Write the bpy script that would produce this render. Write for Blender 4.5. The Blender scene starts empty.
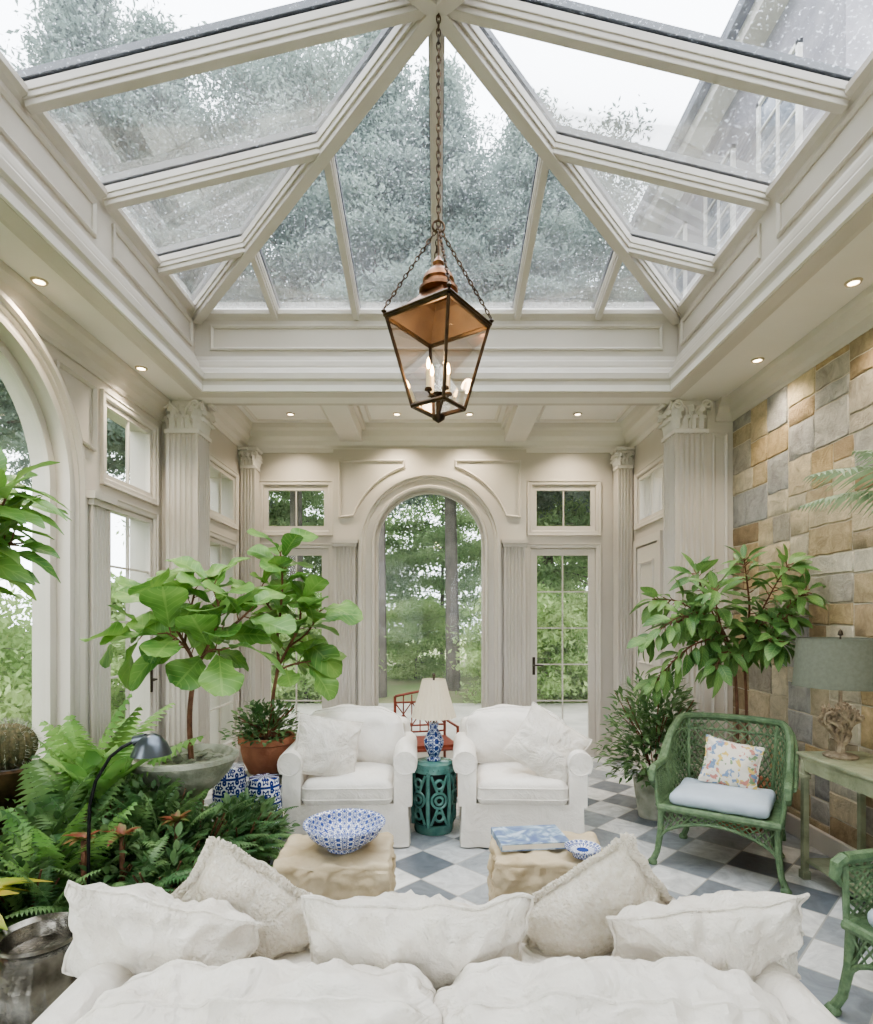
import bpy, math, random
import numpy as np
from mathutils import Vector, Matrix, noise
from mathutils.geometry import tessellate_polygon
R=random.Random(11)
V=Vector
pi=math.pi
COL=bpy.context.scene.collection
# ------------------------------------------------------------ materials
def C(r,g,b):
    f=lambda c:((c/255+.055)/1.055)**2.4 if c/255>.04045 else c/255/12.92
    return (f(r),f(g),f(b),1)
MATS={}
def mat(name,col,rough=.5,metal=0,col2=None,vs=4,bump=0,bs=60,spec=.5,trans=0,emit=None,es=0,detail=4,coat=0,wr=0):
    if name in MATS: return MATS[name]
    m=bpy.data.materials.new(name); m.use_nodes=True; MATS[name]=m
    N=m.node_tree.nodes; L=m.node_tree.links; b=N['Principled BSDF']
    b.inputs['Base Color'].default_value=col; b.inputs['Roughness'].default_value=rough
    b.inputs['Metallic'].default_value=metal; b.inputs['Specular IOR Level'].default_value=spec
    if coat: b.inputs['Coat Weight'].default_value=coat
    tc=N.new('ShaderNodeTexCoord')
    if col2:
        n=N.new('ShaderNodeTexNoise'); n.inputs['Scale'].default_value=vs; n.inputs['Detail'].default_value=detail
        L.new(tc.outputs['Object'],n.inputs['Vector'])
        r=N.new('ShaderNodeValToRGB'); r.color_ramp.elements[0].position=.35; r.color_ramp.elements[1].position=.65
        r.color_ramp.elements[0].color=col; r.color_ramp.elements[1].color=col2
        L.new(n.outputs['Fac'],r.inputs['Fac']); L.new(r.outputs['Color'],b.inputs['Base Color'])
    if bump:
        n2=N.new('ShaderNodeTexNoise'); n2.inputs['Scale'].default_value=bs; n2.inputs['Detail'].default_value=5
        L.new(tc.outputs['Object'],n2.inputs['Vector'])
        bp=N.new('ShaderNodeBump'); bp.inputs['Strength'].default_value=bump; bp.inputs['Distance'].default_value=.02
        L.new(n2.outputs['Fac'],bp.inputs['Height']); L.new(bp.outputs['Normal'],b.inputs['Normal'])
        if wr:
            n3=N.new('ShaderNodeTexNoise'); n3.inputs['Scale'].default_value=6; n3.inputs['Detail'].default_value=3; n3.inputs['Distortion'].default_value=1.6; n3.inputs['Roughness'].default_value=.55
            L.new(tc.outputs['Object'],n3.inputs['Vector'])
            b3=N.new('ShaderNodeBump'); b3.inputs['Strength'].default_value=wr; b3.inputs['Distance'].default_value=.06
            L.new(n3.outputs['Fac'],b3.inputs['Height']); L.new(bp.outputs['Normal'],b3.inputs['Normal']); L.new(b3.outputs['Normal'],b.inputs['Normal'])
    if emit:
        b.inputs['Emission Color'].default_value=emit; b.inputs['Emission Strength'].default_value=es
    if trans:
        t=N.new('ShaderNodeBsdfTranslucent'); mx=N.new('ShaderNodeMixShader'); mx.inputs[0].default_value=trans
        if col2: L.new(r.outputs['Color'],t.inputs['Color'])
        else: t.inputs['Color'].default_value=col
        L.new(b.outputs[0],mx.inputs[1]); L.new(t.outputs[0],mx.inputs[2]); L.new(mx.outputs[0],N['Material Output'].inputs[0])
    return m
paint=mat('paint_greige',C(202,196,186),.45,col2=C(195,188,178),vs=1.5)
paint_l=mat('paint_ceiling',C(226,222,215),.5,col2=C(221,216,208),vs=1.5)
paint_w=mat('paint_alcove_ceiling',C(240,238,233),.5,col2=C(236,233,227),vs=1.5)
doorp=mat('paint_door',C(208,202,192),.4,col2=C(202,195,185),vs=2)
linen=mat('linen_white',C(234,229,221),.9,col2=C(226,220,211),vs=7,bump=.25,bs=220,spec=.1,wr=.6)
linen_a=mat('linen_slipcover',C(234,230,223),.9,col2=C(228,223,215),vs=5,bump=.2,bs=220,spec=.1,wr=.25)
linen2=mat('linen_cream',C(232,227,218),.95,col2=C(222,215,204),vs=14,bump=.45,bs=150,spec=.1,wr=.6)
fleece=mat('fleece_cream',C(236,230,218),1,col2=C(224,215,199),vs=60,bump=1,bs=90,spec=.05)
bluecush=mat('linen_pale_blue',C(192,202,212),.9,col2=C(182,193,204),vs=9,bump=.2,bs=200,spec=.1)
wick=mat('wicker_green',C(82,106,76),.55,col2=C(110,132,98),vs=30,bump=.3,bs=90)
patina=mat('patina_green_paint',C(156,158,130),.5,col2=C(126,132,106),vs=9,bump=.2,bs=50)
copper=mat('aged_copper',C(158,114,84),.38,.85,col2=C(112,82,62),vs=12)
copperin=mat('copper_shaded_inside',C(104,84,68),.6,.3,col2=C(84,68,56),vs=8)
bronze=mat('dark_bronze',C(92,72,52),.4,.8,col2=C(60,50,40),vs=14)
iron=mat('black_iron',C(32,32,34),.4,.6)
steel=mat('brushed_steel',C(100,106,112),.3,.9)
silver=mat('tarnished_silver',C(150,146,138),.25,.95,col2=C(84,80,72),vs=9,bump=.4,bs=14)
teal=mat('teal_glaze',C(94,140,130),.25,col2=C(72,116,110),vs=12,coat=.4)
dark=mat('shaded_hollow',C(26,34,34),.8)
red=mat('red_bamboo',C(140,68,50),.4,col2=C(112,50,36),vs=20)
terra=mat('terracotta',C(176,120,92),.8,col2=C(150,98,74),vs=8,bump=.3,bs=40)
soil=mat('soil',C(62,48,36),1,col2=C(40,32,26),vs=30,bump=1,bs=60)
sblock=mat('sandstone_block',C(206,192,166),.9,col2=C(178,160,130),vs=4,bump=1,bs=9,spec=.1)
limest=mat('limestone',C(184,184,170),.85,col2=C(140,144,126),vs=8,bump=.6,bs=30)
bark=mat('bark_brown',C(132,94,74),.9,col2=C(100,70,54),vs=16,bump=.6,bs=60)
barkg=mat('bark_grey',C(126,118,112),.95,col2=C(98,92,88),vs=3,bump=.8,bs=12)
coral=mat('carved_coral',C(172,156,132),.7,col2=C(132,116,96),vs=24,bump=.7,bs=70)
shadeg=mat('shade_grey_green',C(118,121,108),.8,col2=C(110,113,100),vs=50,spec=.1)
shadec=mat('shade_cream',C(236,226,206),.9,trans=.4,spec=.1)
ebulb=mat('bulb_warm',C(255,210,150),.3,emit=(1,.62,.28,1),es=28)
edown=mat('downlight_lens',C(255,230,190),.3,emit=(1,.8,.55,1),es=10)
candle=mat('candle_cream',C(240,228,200),.6)
brass=mat('door_brass',C(70,62,52),.35,.8)
goldr=mat('fixture_ring',C(196,180,155),.4)
cactus=mat('cactus_dark',C(74,78,52),.8,col2=C(110,100,70),vs=30,bump=.8,bs=80)
dcap=mat('glazing_cap_dark',C(70,72,75),.5)
pages=mat('book_pages',C(236,232,222),.9)
slate=mat('roof_slate',C(110,112,118),.8,col2=C(88,90,96),vs=4,bump=.4,bs=8)
hstone=mat('house_stone',C(146,142,146),.9,col2=C(118,114,120),vs=2,bump=.4,bs=6)
hglass=mat('house_window_glass',C(90,100,116),.1,spec=.8)
ground=mat('garden_ground',C(126,146,92),1,col2=C(146,142,110),vs=.6)
patio=mat('patio_stone',C(200,195,185),.9,col2=C(176,172,162),vs=2,bump=.2,bs=8)

def leafmat(name,c1,c2,tr=.3,vein=True,rough=.38,sc=5.0):
    m=bpy.data.materials.new(name); m.use_nodes=True
    N=m.node_tree.nodes; L=m.node_tree.links; b=N['Principled BSDF']
    b.inputs['Roughness'].default_value=rough; b.inputs['Specular IOR Level'].default_value=.4 if rough<.7 else .1
    tc=N.new('ShaderNodeTexCoord'); n=N.new('ShaderNodeTexNoise'); n.inputs['Scale'].default_value=sc
    L.new(tc.outputs['Object'],n.inputs['Vector'])
    r=N.new('ShaderNodeValToRGB'); r.color_ramp.elements[0].position=.36; r.color_ramp.elements[1].position=.64
    r.color_ramp.elements[0].color=c1; r.color_ramp.elements[1].color=c2
    L.new(n.outputs['Fac'],r.inputs['Fac']); out=r.outputs['Color']
    if vein:
        sx=N.new('ShaderNodeSeparateXYZ'); L.new(tc.outputs['UV'],sx.inputs[0])
        a=N.new('ShaderNodeMath'); a.operation='ABSOLUTE'; L.new(sx.outputs[0],a.inputs[0])
        s=N.new('ShaderNodeMath'); s.operation='MULTIPLY_ADD'; L.new(a.outputs[0],s.inputs[0]); s.inputs[1].default_value=-.25; L.new(sx.outputs[1],s.inputs[2])
        k=N.new('ShaderNodeMath'); k.operation='MULTIPLY'; L.new(s.outputs[0],k.inputs[0]); k.inputs[1].default_value=44
        c=N.new('ShaderNodeMath'); c.operation='COSINE'; L.new(k.outputs[0],c.inputs[0])
        g=N.new('ShaderNodeMath'); g.operation='GREATER_THAN'; L.new(c.outputs[0],g.inputs[0]); g.inputs[1].default_value=.93
        lt=N.new('ShaderNodeMath'); lt.operation='LESS_THAN'; L.new(a.outputs[0],lt.inputs[0]); lt.inputs[1].default_value=.06
        mxm=N.new('ShaderNodeMath'); mxm.operation='MAXIMUM'; L.new(g.outputs[0],mxm.inputs[0]); L.new(lt.outputs[0],mxm.inputs[1])
        sc_=N.new('ShaderNodeMath'); sc_.operation='MULTIPLY'; L.new(mxm.outputs[0],sc_.inputs[0]); sc_.inputs[1].default_value=.4
        mx=N.new('ShaderNodeMixRGB'); L.new(sc_.outputs[0],mx.inputs[0]); L.new(out,mx.inputs[1]); mx.inputs[2].default_value=C(160,190,110); out=mx.outputs[0]
    L.new(out,b.inputs['Base Color'])
    t=N.new('ShaderNodeBsdfTranslucent'); L.new(out,t.inputs['Color'])
    ms=N.new('ShaderNodeMixShader'); ms.inputs[0].default_value=tr
    L.new(b.outputs[0],ms.inputs[1]); L.new(t.outputs[0],ms.inputs[2]); L.new(ms.outputs[0],N['Material Output'].inputs[0])
    return m
figleaf=leafmat('fig_leaf',C(82,128,62),C(134,172,94))
schleaf=leafmat('umbrella_leaf',C(78,116,66),C(120,154,92))
fernleaf=leafmat('fern_leaf',C(82,118,76),C(134,164,108),vein=False)
fernleaf2=leafmat('fern_leaf_bright',C(108,152,82),C(150,188,110),vein=False)
smallleaf=leafmat('small_leaf',C(80,112,72),C(120,148,98),vein=False)
yleaf=leafmat('variegated_leaf',C(214,190,90),C(150,170,70),vein=False)
rleaf=leafmat('bromeliad_red',C(150,80,64),C(110,132,76),vein=False,sc=14)
treeleaf=leafmat('garden_tree_leaf',C(134,162,116),C(176,196,148),.45,False,.9,.8)
pineleaf=leafmat('pine_needles',C(120,134,126),C(148,160,150),.42,False,.9,.8)  # needle colour lightened in place of air haze over the garden
shrubleaf=leafmat('shrub_leaf',C(148,178,114),C(190,208,152),.45,False,.9,1.2)
palmleaf=leafmat('palm_leaf',C(122,144,112),C(152,170,134),.3,False,.5)

def glassmat(name,haze=0,drops=False,tint=(1,1,1,1)):
    m=bpy.data.materials.new(name); m.use_nodes=True
    N=m.node_tree.nodes; L=m.node_tree.links; N.remove(N['Principled BSDF'])
    t=N.new('ShaderNodeBsdfTransparent'); t.inputs['Color'].default_value=tint
    g=N.new('ShaderNodeBsdfGlossy'); g.inputs['Roughness'].default_value=.03
    fr=N.new('ShaderNodeFresnel'); fr.inputs[0].default_value=1.35
    fm=N.new('ShaderNodeMath'); fm.operation='MULTIPLY'; fm.inputs[1].default_value=.6; L.new(fr.outputs[0],fm.inputs[0])
    ms=N.new('ShaderNodeMixShader'); L.new(fm.outputs[0],ms.inputs[0]); L.new(t.outputs[0],ms.inputs[1]); L.new(g.outputs[0],ms.inputs[2])
    out=ms.outputs[0]
    if haze or drops:
        d=N.new('ShaderNodeBsdfTranslucent'); d.inputs['Color'].default_value=(.82,.87,.95,1) if drops else (.93,.97,.95,1)
        m2=N.new('ShaderNodeMixShader'); L.new(out,m2.inputs[1]); L.new(d.outputs[0],m2.inputs[2]); m2.inputs[0].default_value=haze
        if drops:
            tc=N.new('ShaderNodeTexCoord'); n=N.new('ShaderNodeTexNoise'); n.inputs['Scale'].default_value=64; n.inputs['Detail'].default_value=3
            n2=N.new('ShaderNodeTexNoise'); n2.inputs['Scale'].default_value=1.6
            L.new(tc.outputs['Object'],n.inputs['Vector']); L.new(tc.outputs['Object'],n2.inputs['Vector'])
            mr=N.new('ShaderNodeMapRange'); mr.inputs['From Min'].default_value=.58; mr.inputs['From Max'].default_value=.7; mr.inputs['To Min'].default_value=haze; mr.inputs['To Max'].default_value=haze+.3
            L.new(n.outputs['Fac'],mr.inputs['Value'])
            m3=N.new('ShaderNodeMapRange'); m3.inputs['From Min'].default_value=.4; m3.inputs['From Max'].default_value=.65; m3.inputs['To Min'].default_value=.5; m3.inputs['To Max'].default_value=1
            L.new(n2.outputs['Fac'],m3.inputs['Value'])
            mu=N.new('ShaderNodeMath'); mu.operation='MULTIPLY'; L.new(mr.outputs[0],mu.inputs[0]); L.new(m3.outputs[0],mu.inputs[1])
            L.new(mu.outputs[0],m2.inputs[0])
        out=m2.outputs[0]
    L.new(out,N['Material Output'].inputs[0]); return m
glass=glassmat('window_glass',.03,tint=(.98,.99,.98,1))
glass2=glassmat('painted_haze_glass',.06,tint=(.98,.99,.98,1))  # pale translucent mix stands in for outdoor haze and glare
roofglass=glassmat('rain_wet_roof_glass',.04,True,(.92,.95,1,1))
lglass=glassmat('lantern_glass',0,False,(.99,.97,.93,1))

def floralm(base,scale):
    m=bpy.data.materials.new('floral_fabric'); m.use_nodes=True
    N=m.node_tree.nodes; L=m.node_tree.links; b=N['Principled BSDF']; b.inputs['Roughness'].default_value=.9
    tc=N.new('ShaderNodeTexCoord'); nz=N.new('ShaderNodeTexNoise'); nz.inputs['Scale'].default_value=18
    L.new(tc.outputs['Object'],nz.inputs['Vector'])
    ad=N.new('ShaderNodeMixRGB'); ad.blend_type='ADD'; ad.inputs[0].default_value=.12; L.new(tc.outputs['Object'],ad.inputs[1]); L.new(nz.outputs['Color'],ad.inputs[2])
    v=N.new('ShaderNodeTexVoronoi'); v.inputs['Scale'].default_value=scale; L.new(ad.outputs[0],v.inputs['Vector'])
    r2=N.new('ShaderNodeValToRGB'); r2.color_ramp.interpolation='CONSTANT'; q=r2.color_ramp.elements
    q[0].color=base; q[1].position=.3; q[1].color=C(130,152,182)
    for p,c in((.44,C(210,184,110)),(.54,base),(.64,C(196,136,124)),(.76,C(132,156,118)),(.88,base)):
        z=q.new(p); z.color=c
    s=N.new('ShaderNodeSeparateColor'); L.new(v.outputs['Color'],s.inputs[0]); L.new(s.outputs[0],r2.inputs['Fac'])
    lt=N.new('ShaderNodeMath'); lt.operation='LESS_THAN'; L.new(v.outputs['Distance'],lt.inputs[0]); lt.inputs[1].default_value=.6
    mx=N.new('ShaderNodeMixRGB'); L.new(lt.outputs[0],mx.inputs[0]); mx.inputs[1].default_value=base; L.new(r2.outputs[0],mx.inputs[2]); L.new(mx.outputs[0],b.inputs['Base Color'])
    return m
floral=floralm(C(220,214,202),32)
def porcelain(name,ka,kz,base=C(230,234,240),ink=C(40,60,128),th=.06):
    m=bpy.data.materials.new(name); m.use_nodes=True
    N=m.node_tree.nodes; L=m.node_tree.links; b=N['Principled BSDF']; b.inputs['Roughness'].default_value=.15
    def M(op,a,bb=None):
        n=N.new('ShaderNodeMath'); n.operation=op
        for i,x in enumerate((a,bb)):
            if x is None: continue
            if isinstance(x,(int,float)): n.inputs[i].default_value=x
            else: L.new(x,n.inputs[i])
        return n.outputs[0]
    tc=N.new('ShaderNodeTexCoord'); s=N.new('ShaderNodeSeparateXYZ'); L.new(tc.outputs['Object'],s.inputs[0])
    ang=M('MULTIPLY',M('ARCTAN2',s.outputs[1],s.outputs[0]),ka/(2*pi)); zz=M('MULTIPLY',s.outputs[2],kz)
    u=M('SUBTRACT',M('FRACT',ang),.5); w=M('SUBTRACT',M('FRACT',zz),.5)
    r=M('SQRT',M('ADD',M('MULTIPLY',u,u),M('MULTIPLY',w,w))); th_=M('ARCTAN2',w,u)
    pet=M('ADD',.26,M('MULTIPLY',.08,M('COSINE',M('MULTIPLY',th_,6))))
    f1=M('LESS_THAN',M('ABSOLUTE',M('SUBTRACT',r,pet)),th); f2=M('LESS_THAN',r,.07+th)
    f3=M('GREATER_THAN',M('ABSOLUTE',w),.5-th)
    r4=M('SQRT',M('ADD',M('POWER',M('SUBTRACT',M('ABSOLUTE',u),.5),2),M('POWER',M('SUBTRACT',M('ABSOLUTE',w),.3),2)))
    f4=M('LESS_THAN',M('ABSOLUTE',M('SUBTRACT',r4,.1)),th)
    mk=M('MAXIMUM',M('MAXIMUM',f1,f2),M('MAXIMUM',f3,f4))
    mx=N.new('ShaderNodeMixRGB'); L.new(mk,mx.inputs[0]); mx.inputs[1].default_value=base; mx.inputs[2].default_value=ink; L.new(mx.outputs[0],b.inputs['Base Color'])
    return m
bw=porcelain('blue_white_porcelain',5,20,C(196,206,224),C(34,54,112),.085); bw2=porcelain('blue_white_porcelain_bowl',20,38,ink=C(52,74,142),th=.075); bw3=porcelain('blue_white_porcelain_stool',8,9,th=.07)
def coverm():
    m=bpy.data.materials.new('book_cover_blue'); m.use_nodes=True
    N=m.node_tree.nodes; L=m.node_tree.links; b=N['Principled BSDF']; b.inputs['Roughness'].default_value=.35
    tc=N.new('ShaderNodeTexCoord'); n=N.new('ShaderNodeTexNoise'); n.inputs['Scale'].default_value=9; n.inputs['Distortion'].default_value=2
    r=N.new('ShaderNodeValToRGB'); e=r.color_ramp.elements; e[0].position=.35; e[0].color=C(84,104,150); e[1].position=.62; e[1].color=C(190,204,220)
    k=e.new(.5); k.color=C(128,152,176)
    L.new(tc.outputs['Object'],n.inputs['Vector']); L.new(n.outputs['Fac'],r.inputs[0]); L.new(r.outputs[0],b.inputs['Base Color']); return m
bookcov=coverm()
def floormat():
    m=bpy.data.materials.new('checkered_stone_tile'); m.use_nodes=True
    N=m.node_tree.nodes; L=m.node_tree.links; b=N['Principled BSDF']
    tc=N.new('ShaderNodeTexCoord'); mp=N.new('ShaderNodeMapping'); mp.inputs['Rotation'].default_value=(0,0,pi/4); mp.inputs['Scale'].default_value=(3.3,3.3,0)
    mp.inputs['Location'].default_value=(.31,.12,.5)
    L.new(tc.outputs['Object'],mp.inputs[0])
    fl=N.new('ShaderNodeVectorMath'); fl.operation='FLOOR'; L.new(mp.outputs[0],fl.inputs[0])
    frc=N.new('ShaderNodeVectorMath'); frc.operation='FRACTION'; L.new(mp.outputs[0],frc.inputs[0])
    wn=N.new('ShaderNodeTexWhiteNoise'); L.new(fl.outputs[0],wn.inputs['Vector'])
    sx=N.new('ShaderNodeSeparateXYZ'); L.new(fl.outputs[0],sx.inputs[0])
    ad=N.new('ShaderNodeMath'); ad.operation='ADD'; L.new(sx.outputs[0],ad.inputs[0]); L.new(sx.outputs[1],ad.inputs[1])
    md=N.new('ShaderNodeMath'); md.operation='FLOORED_MODULO'; L.new(ad.outputs[0],md.inputs[0]); md.inputs[1].default_value=2
    par=N.new('ShaderNodeMath'); par.operation='GREATER_THAN'; L.new(md.outputs[0],par.inputs[0]); par.inputs[1].default_value=.5
    r1=N.new('ShaderNodeValToRGB'); e=r1.color_ramp.elements; e[0].color=C(228,227,224); e[1].color=C(192,195,197)
    r2=N.new('ShaderNodeValToRGB'); e=r2.color_ramp.elements; e[0].color=C(104,110,118); e[1].color=C(172,177,181)
    L.new(wn.outputs['Value'],r1.inputs['Fac']); L.new(wn.outputs['Value'],r2.inputs['Fac'])
    mx=N.new('ShaderNodeMixRGB'); L.new(par.outputs[0],mx.inputs[0]); L.new(r1.outputs[0],mx.inputs[1]); L.new(r2.outputs[0],mx.inputs[2])
    n=N.new('ShaderNodeTexNoise'); n.inputs['Scale'].default_value=6; n.inputs['Detail'].default_value=9; n.inputs['Distortion'].default_value=1.8; n.inputs['Roughness'].default_value=.62
    L.new(tc.outputs['Object'],n.inputs['Vector'])
    mr=N.new('ShaderNodeMapRange'); mr.inputs['From Min'].default_value=.3; mr.inputs['From Max'].default_value=.7; mr.inputs['To Min'].default_value=.7; mr.inputs['To Max'].default_value=1.2; L.new(n.outputs['Fac'],mr.inputs['Value'])
    ml=N.new('ShaderNodeMixRGB'); ml.blend_type='MULTIPLY'; ml.inputs[0].default_value=1; L.new(mx.outputs[0],ml.inputs[1]); L.new(mr.outputs[0],ml.inputs[2])
    sf=N.new('ShaderNodeSeparateXYZ'); L.new(frc.outputs[0],sf.inputs[0])
    def edge(o):
        s=N.new('ShaderNodeMath'); s.operation='SUBTRACT'; L.new(o,s.inputs[0]); s.inputs[1].default_value=.5
        a=N.new('ShaderNodeMath'); a.operation='ABSOLUTE'; L.new(s.outputs[0],a.inputs[0]); return a.outputs[0]
    mm=N.new('ShaderNodeMath'); mm.operation='MAXIMUM'; L.new(edge(sf.outputs[0]),mm.inputs[0]); L.new(edge(sf.outputs[1]),mm.inputs[1])
    gt=N.new('ShaderNodeMath'); gt.operation='GREATER_THAN'; L.new(mm.outputs[0],gt.inputs[0]); gt.inputs[1].default_value=.487
    mg=N.new('ShaderNodeMixRGB'); L.new(gt.outputs[0],mg.inputs[0]); L.new(ml.outputs[0],mg.inputs[1]); mg.inputs[2].default_value=C(170,168,162)
    L.new(mg.outputs[0],b.inputs['Base Color']); b.inputs['Roughness'].default_value=.3
    return m
floorm=floormat()
def stonemat():
    m=bpy.data.materials.new('ashlar_stone'); m.use_nodes=True
    N=m.node_tree.nodes; L=m.node_tree.links; b=N['Principled BSDF']; b.inputs['Roughness'].default_value=.95; b.inputs['Specular IOR Level'].default_value=.15
    at=N.new('ShaderNodeAttribute'); at.attribute_name='Col'
    tc=N.new('ShaderNodeTexCoord'); n=N.new('ShaderNodeTexNoise'); n.inputs['Scale'].default_value=8; n.inputs['Detail'].default_value=12; n.inputs['Roughness'].default_value=.75; n.inputs['Distortion'].default_value=.6
    L.new(tc.outputs['Object'],n.inputs['Vector'])
    mr=N.new('ShaderNodeMapRange'); mr.inputs['From Min'].default_value=.32; mr.inputs['From Max'].default_value=.68; mr.inputs['To Min'].default_value=.66; mr.inputs['To Max'].default_value=1.26; L.new(n.outputs['Fac'],mr.inputs['Value'])
    ml=N.new('ShaderNodeMixRGB'); ml.blend_type='MULTIPLY'; ml.inputs[0].default_value=1; L.new(at.outputs['Color'],ml.inputs[1]); L.new(mr.outputs[0],ml.inputs[2])
    L.new(ml.outputs[0],b.inputs['Base Color'])
    bp=N.new('ShaderNodeBump'); bp.inputs['Strength'].default_value=.9; bp.inputs['Distance'].default_value=.03; L.new(n.outputs['Fac'],bp.inputs['Height']); L.new(bp.outputs[0],b.inputs['Normal'])
    return m
stonem=stonemat()
mortar=mat('mortar',C(206,196,176),.95,bump=.4,bs=60)

# ------------------------------------------------------------ geometry builder
def tag(o,label=None,cat=None,kind=None,group=None):
    if label:o['label']=label
    if cat:o['category']=cat
    if kind:o['kind']=kind
    if group:o['group']=group
    return o
def fin(me,smooth,recalc=True):
    if recalc:
        import bmesh
        bm=bmesh.new(); bm.from_mesh(me); bmesh.ops.remove_doubles(bm,verts=bm.verts,dist=1e-5)
        bmesh.ops.recalc_face_normals(bm,faces=bm.faces); bm.to_mesh(me); bm.free()
    if smooth:
        me.shade_smooth(); me.set_sharp_from_angle(angle=math.radians(42))
class G:
    def __init__(s): s.v=[];s.f=[]
    def add(s,vs,fs,M=None):
        b=len(s.v)
        for p in vs: s.v.append(M@V(p) if M else V(p))
        for f in fs: s.f.append([i+b for i in f])
        return s
    def cb(s,x0,x1,y0,y1,z0,z1,M=None):
        return s.add([(x0,y0,z0),(x1,y0,z0),(x1,y1,z0),(x0,y1,z0),(x0,y0,z1),(x1,y0,z1),(x1,y1,z1),(x0,y1,z1)],
            [(0,3,2,1),(4,5,6,7),(0,1,5,4),(1,2,6,5),(2,3,7,6),(3,0,4,7)],M)
    def tube(s,pts,r,n=8,closed=False,M=None):
        pts=[V(p) for p in pts]; m=len(pts); rr=r if isinstance(r,(list,tuple)) else [r]*m
        vs=[];fs=[]; prev=None
        for i,p in enumerate(pts):
            a=pts[(i-1)%m] if (closed or i>0) else p; b=pts[(i+1)%m] if (closed or i<m-1) else p
            t=(b-a); t=t.normalized() if t.length>1e-9 else V((0,0,1))
            if prev is None:
                up=V((0,0,1)) if abs(t.z)<.9 else V((1,0,0)); x=t.cross(up).normalized()
            else:
                x=prev-t*prev.dot(t); x=x.normalized() if x.length>1e-6 else t.orthogonal().normalized()
            prev=x; y=t.cross(x)
            for k in range(n):
                c=2*pi*k/n; vs.append(p+(x*math.cos(c)+y*math.sin(c))*rr[i])
        for i in range(m if closed else m-1):
            j=(i+1)%m
            for k in range(n):
                l=(k+1)%n; fs.append((i*n+k,i*n+l,j*n+l,j*n+k))
        if not closed:
            fs.append(tuple(range(n))[::-1]); fs.append(tuple((m-1)*n+k for k in range(n)))
        return s.add(vs,fs,M)
    def lathe(s,prof,n=32,c=(0,0,0),M=None):
        vs=[];fs=[];m=len(prof)
        for r,z in prof:
            for k in range(n):
                a=2*pi*(k+.5*(n==4))/n; vs.append((c[0]+r*math.cos(a),c[1]+r*math.sin(a),c[2]+z))
        for i in range(m-1):
            for k in range(n):
                l=(k+1)%n; fs.append((i*n+k,i*n+l,(i+1)*n+l,(i+1)*n+k))
        if prof[0][0]>1e-4: fs.append(tuple(range(n))[::-1])
        if prof[-1][0]>1e-4: fs.append(tuple((m-1)*n+k for k in range(n)))
        return s.add(vs,fs,M)
    def sweep(s,path,prof,Nn,closed=False,center=None):
        path=[V(p) for p in path]; Nn=V(Nn).normalized(); m=len(path)
        cen=V(center) if center else sum(path,V((0,0,0)))/m
        sides=[]
        for i in range(m if closed else m-1):
            d=(path[(i+1)%m]-path[i]).normalized(); sides.append(Nn.cross(d))
        sg=sum(sides[i].dot((path[i]+path[(i+1)%m])/2-cen) for i in range(len(sides)))
        sg=1 if sg>0 else -1
        vs=[];fs=[];k=len(prof)
        for i,p in enumerate(path):
            if closed: a,b=sides[i-1],sides[i]
            else: a=sides[max(i-1,0)]; b=sides[min(i,m-2)]
            mi=(a+b)/(1+a.dot(b))*sg
            for u,w in prof: vs.append(p+mi*u+Nn*w)
        for i in range(m if closed else m-1):
            j=(i+1)%m
            for q in range(k):
                l=(q+1)%k; fs.append((i*k+q,i*k+l,j*k+l,j*k+q))
        if not closed: fs.append(tuple(range(k))); fs.append(tuple((m-1)*k+q for q in range(k))[::-1])
        return s.add(vs,fs)
    def poly(s,outer,holes,O,U,W,T):
        O,U,W,T=V(O),V(U),V(W),V(T)
        loops=[outer]+holes; allp=[p for l in loops for p in l]
        tri=tessellate_polygon([[V((p[0],p[1],0)) for p in l] for l in loops])
        n=len(allp); vs=[O+U*p[0]+W*p[1] for p in allp]; vs+=[v+T for v in vs]
        fs=[tuple(t) for t in tri]+[tuple(i+n for i in t)[::-1] for t in tri]
        b=0
        for l in loops:
            for i in range(len(l)):
                j=(i+1)%len(l); fs.append((b+i,b+j,b+j+n,b+i+n))
            b+=len(l)
        return s.add(vs,fs)
    def obj(s,name,m,parent=None,smooth=False,bevel=0,loc=(0,0,0),rot=(0,0,0),label=None,cat=None,kind=None,group=None,recalc=True):
        me=bpy.data.meshes.new(name); me.from_pydata([tuple(v) for v in s.v],[],s.f); me.update()
        fin(me,smooth,recalc)
        me.materials.append(m)
        o=bpy.data.objects.new(name,me); COL.objects.link(o)
        o.location=loc; o.rotation_euler=rot
        if parent: o.parent=parent
        if bevel:
            b=o.modifiers.new('b','BEVEL'); b.width=bevel; b.segments=2; b.limit_method='ANGLE'
        return tag(o,label,cat,kind,group)
def empty(name,loc,rot=0,label=None,cat=None,kind=None,group=None):
    o=bpy.data.objects.new(name,None); COL.objects.link(o); o.location=loc; o.rotation_euler=(0,0,rot) if not isinstance(rot,tuple) else rot
    o.empty_display_size=.1
    return tag(o,label,cat,kind,group)
def dup(o,loc,rot,label=None,sc=1):
    n=o.copy(); COL.objects.link(n); n.location=loc; n.rotation_euler=rot if isinstance(rot,tuple) else (0,0,rot); n.scale=(sc,sc,sc)
    if label: n['label']=label
    for c in list(o.children):
        k=c.copy(); COL.objects.link(k); k.parent=n
    return n
ti=[0]
def trimname(): ti[0]+=1; return 'trim_%d'%ti[0]
def arch(cx,r,z0,zs,n=28):
    p=[(cx-r,z0),(cx+r,z0)]
    for i in range(n+1):
        a=pi*i/n; p.append((cx+r*math.cos(a),zs+r*math.sin(a)))
    return p
def rect(a,b,c,d): return [(a,c),(b,c),(b,d),(a,d)]

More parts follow.
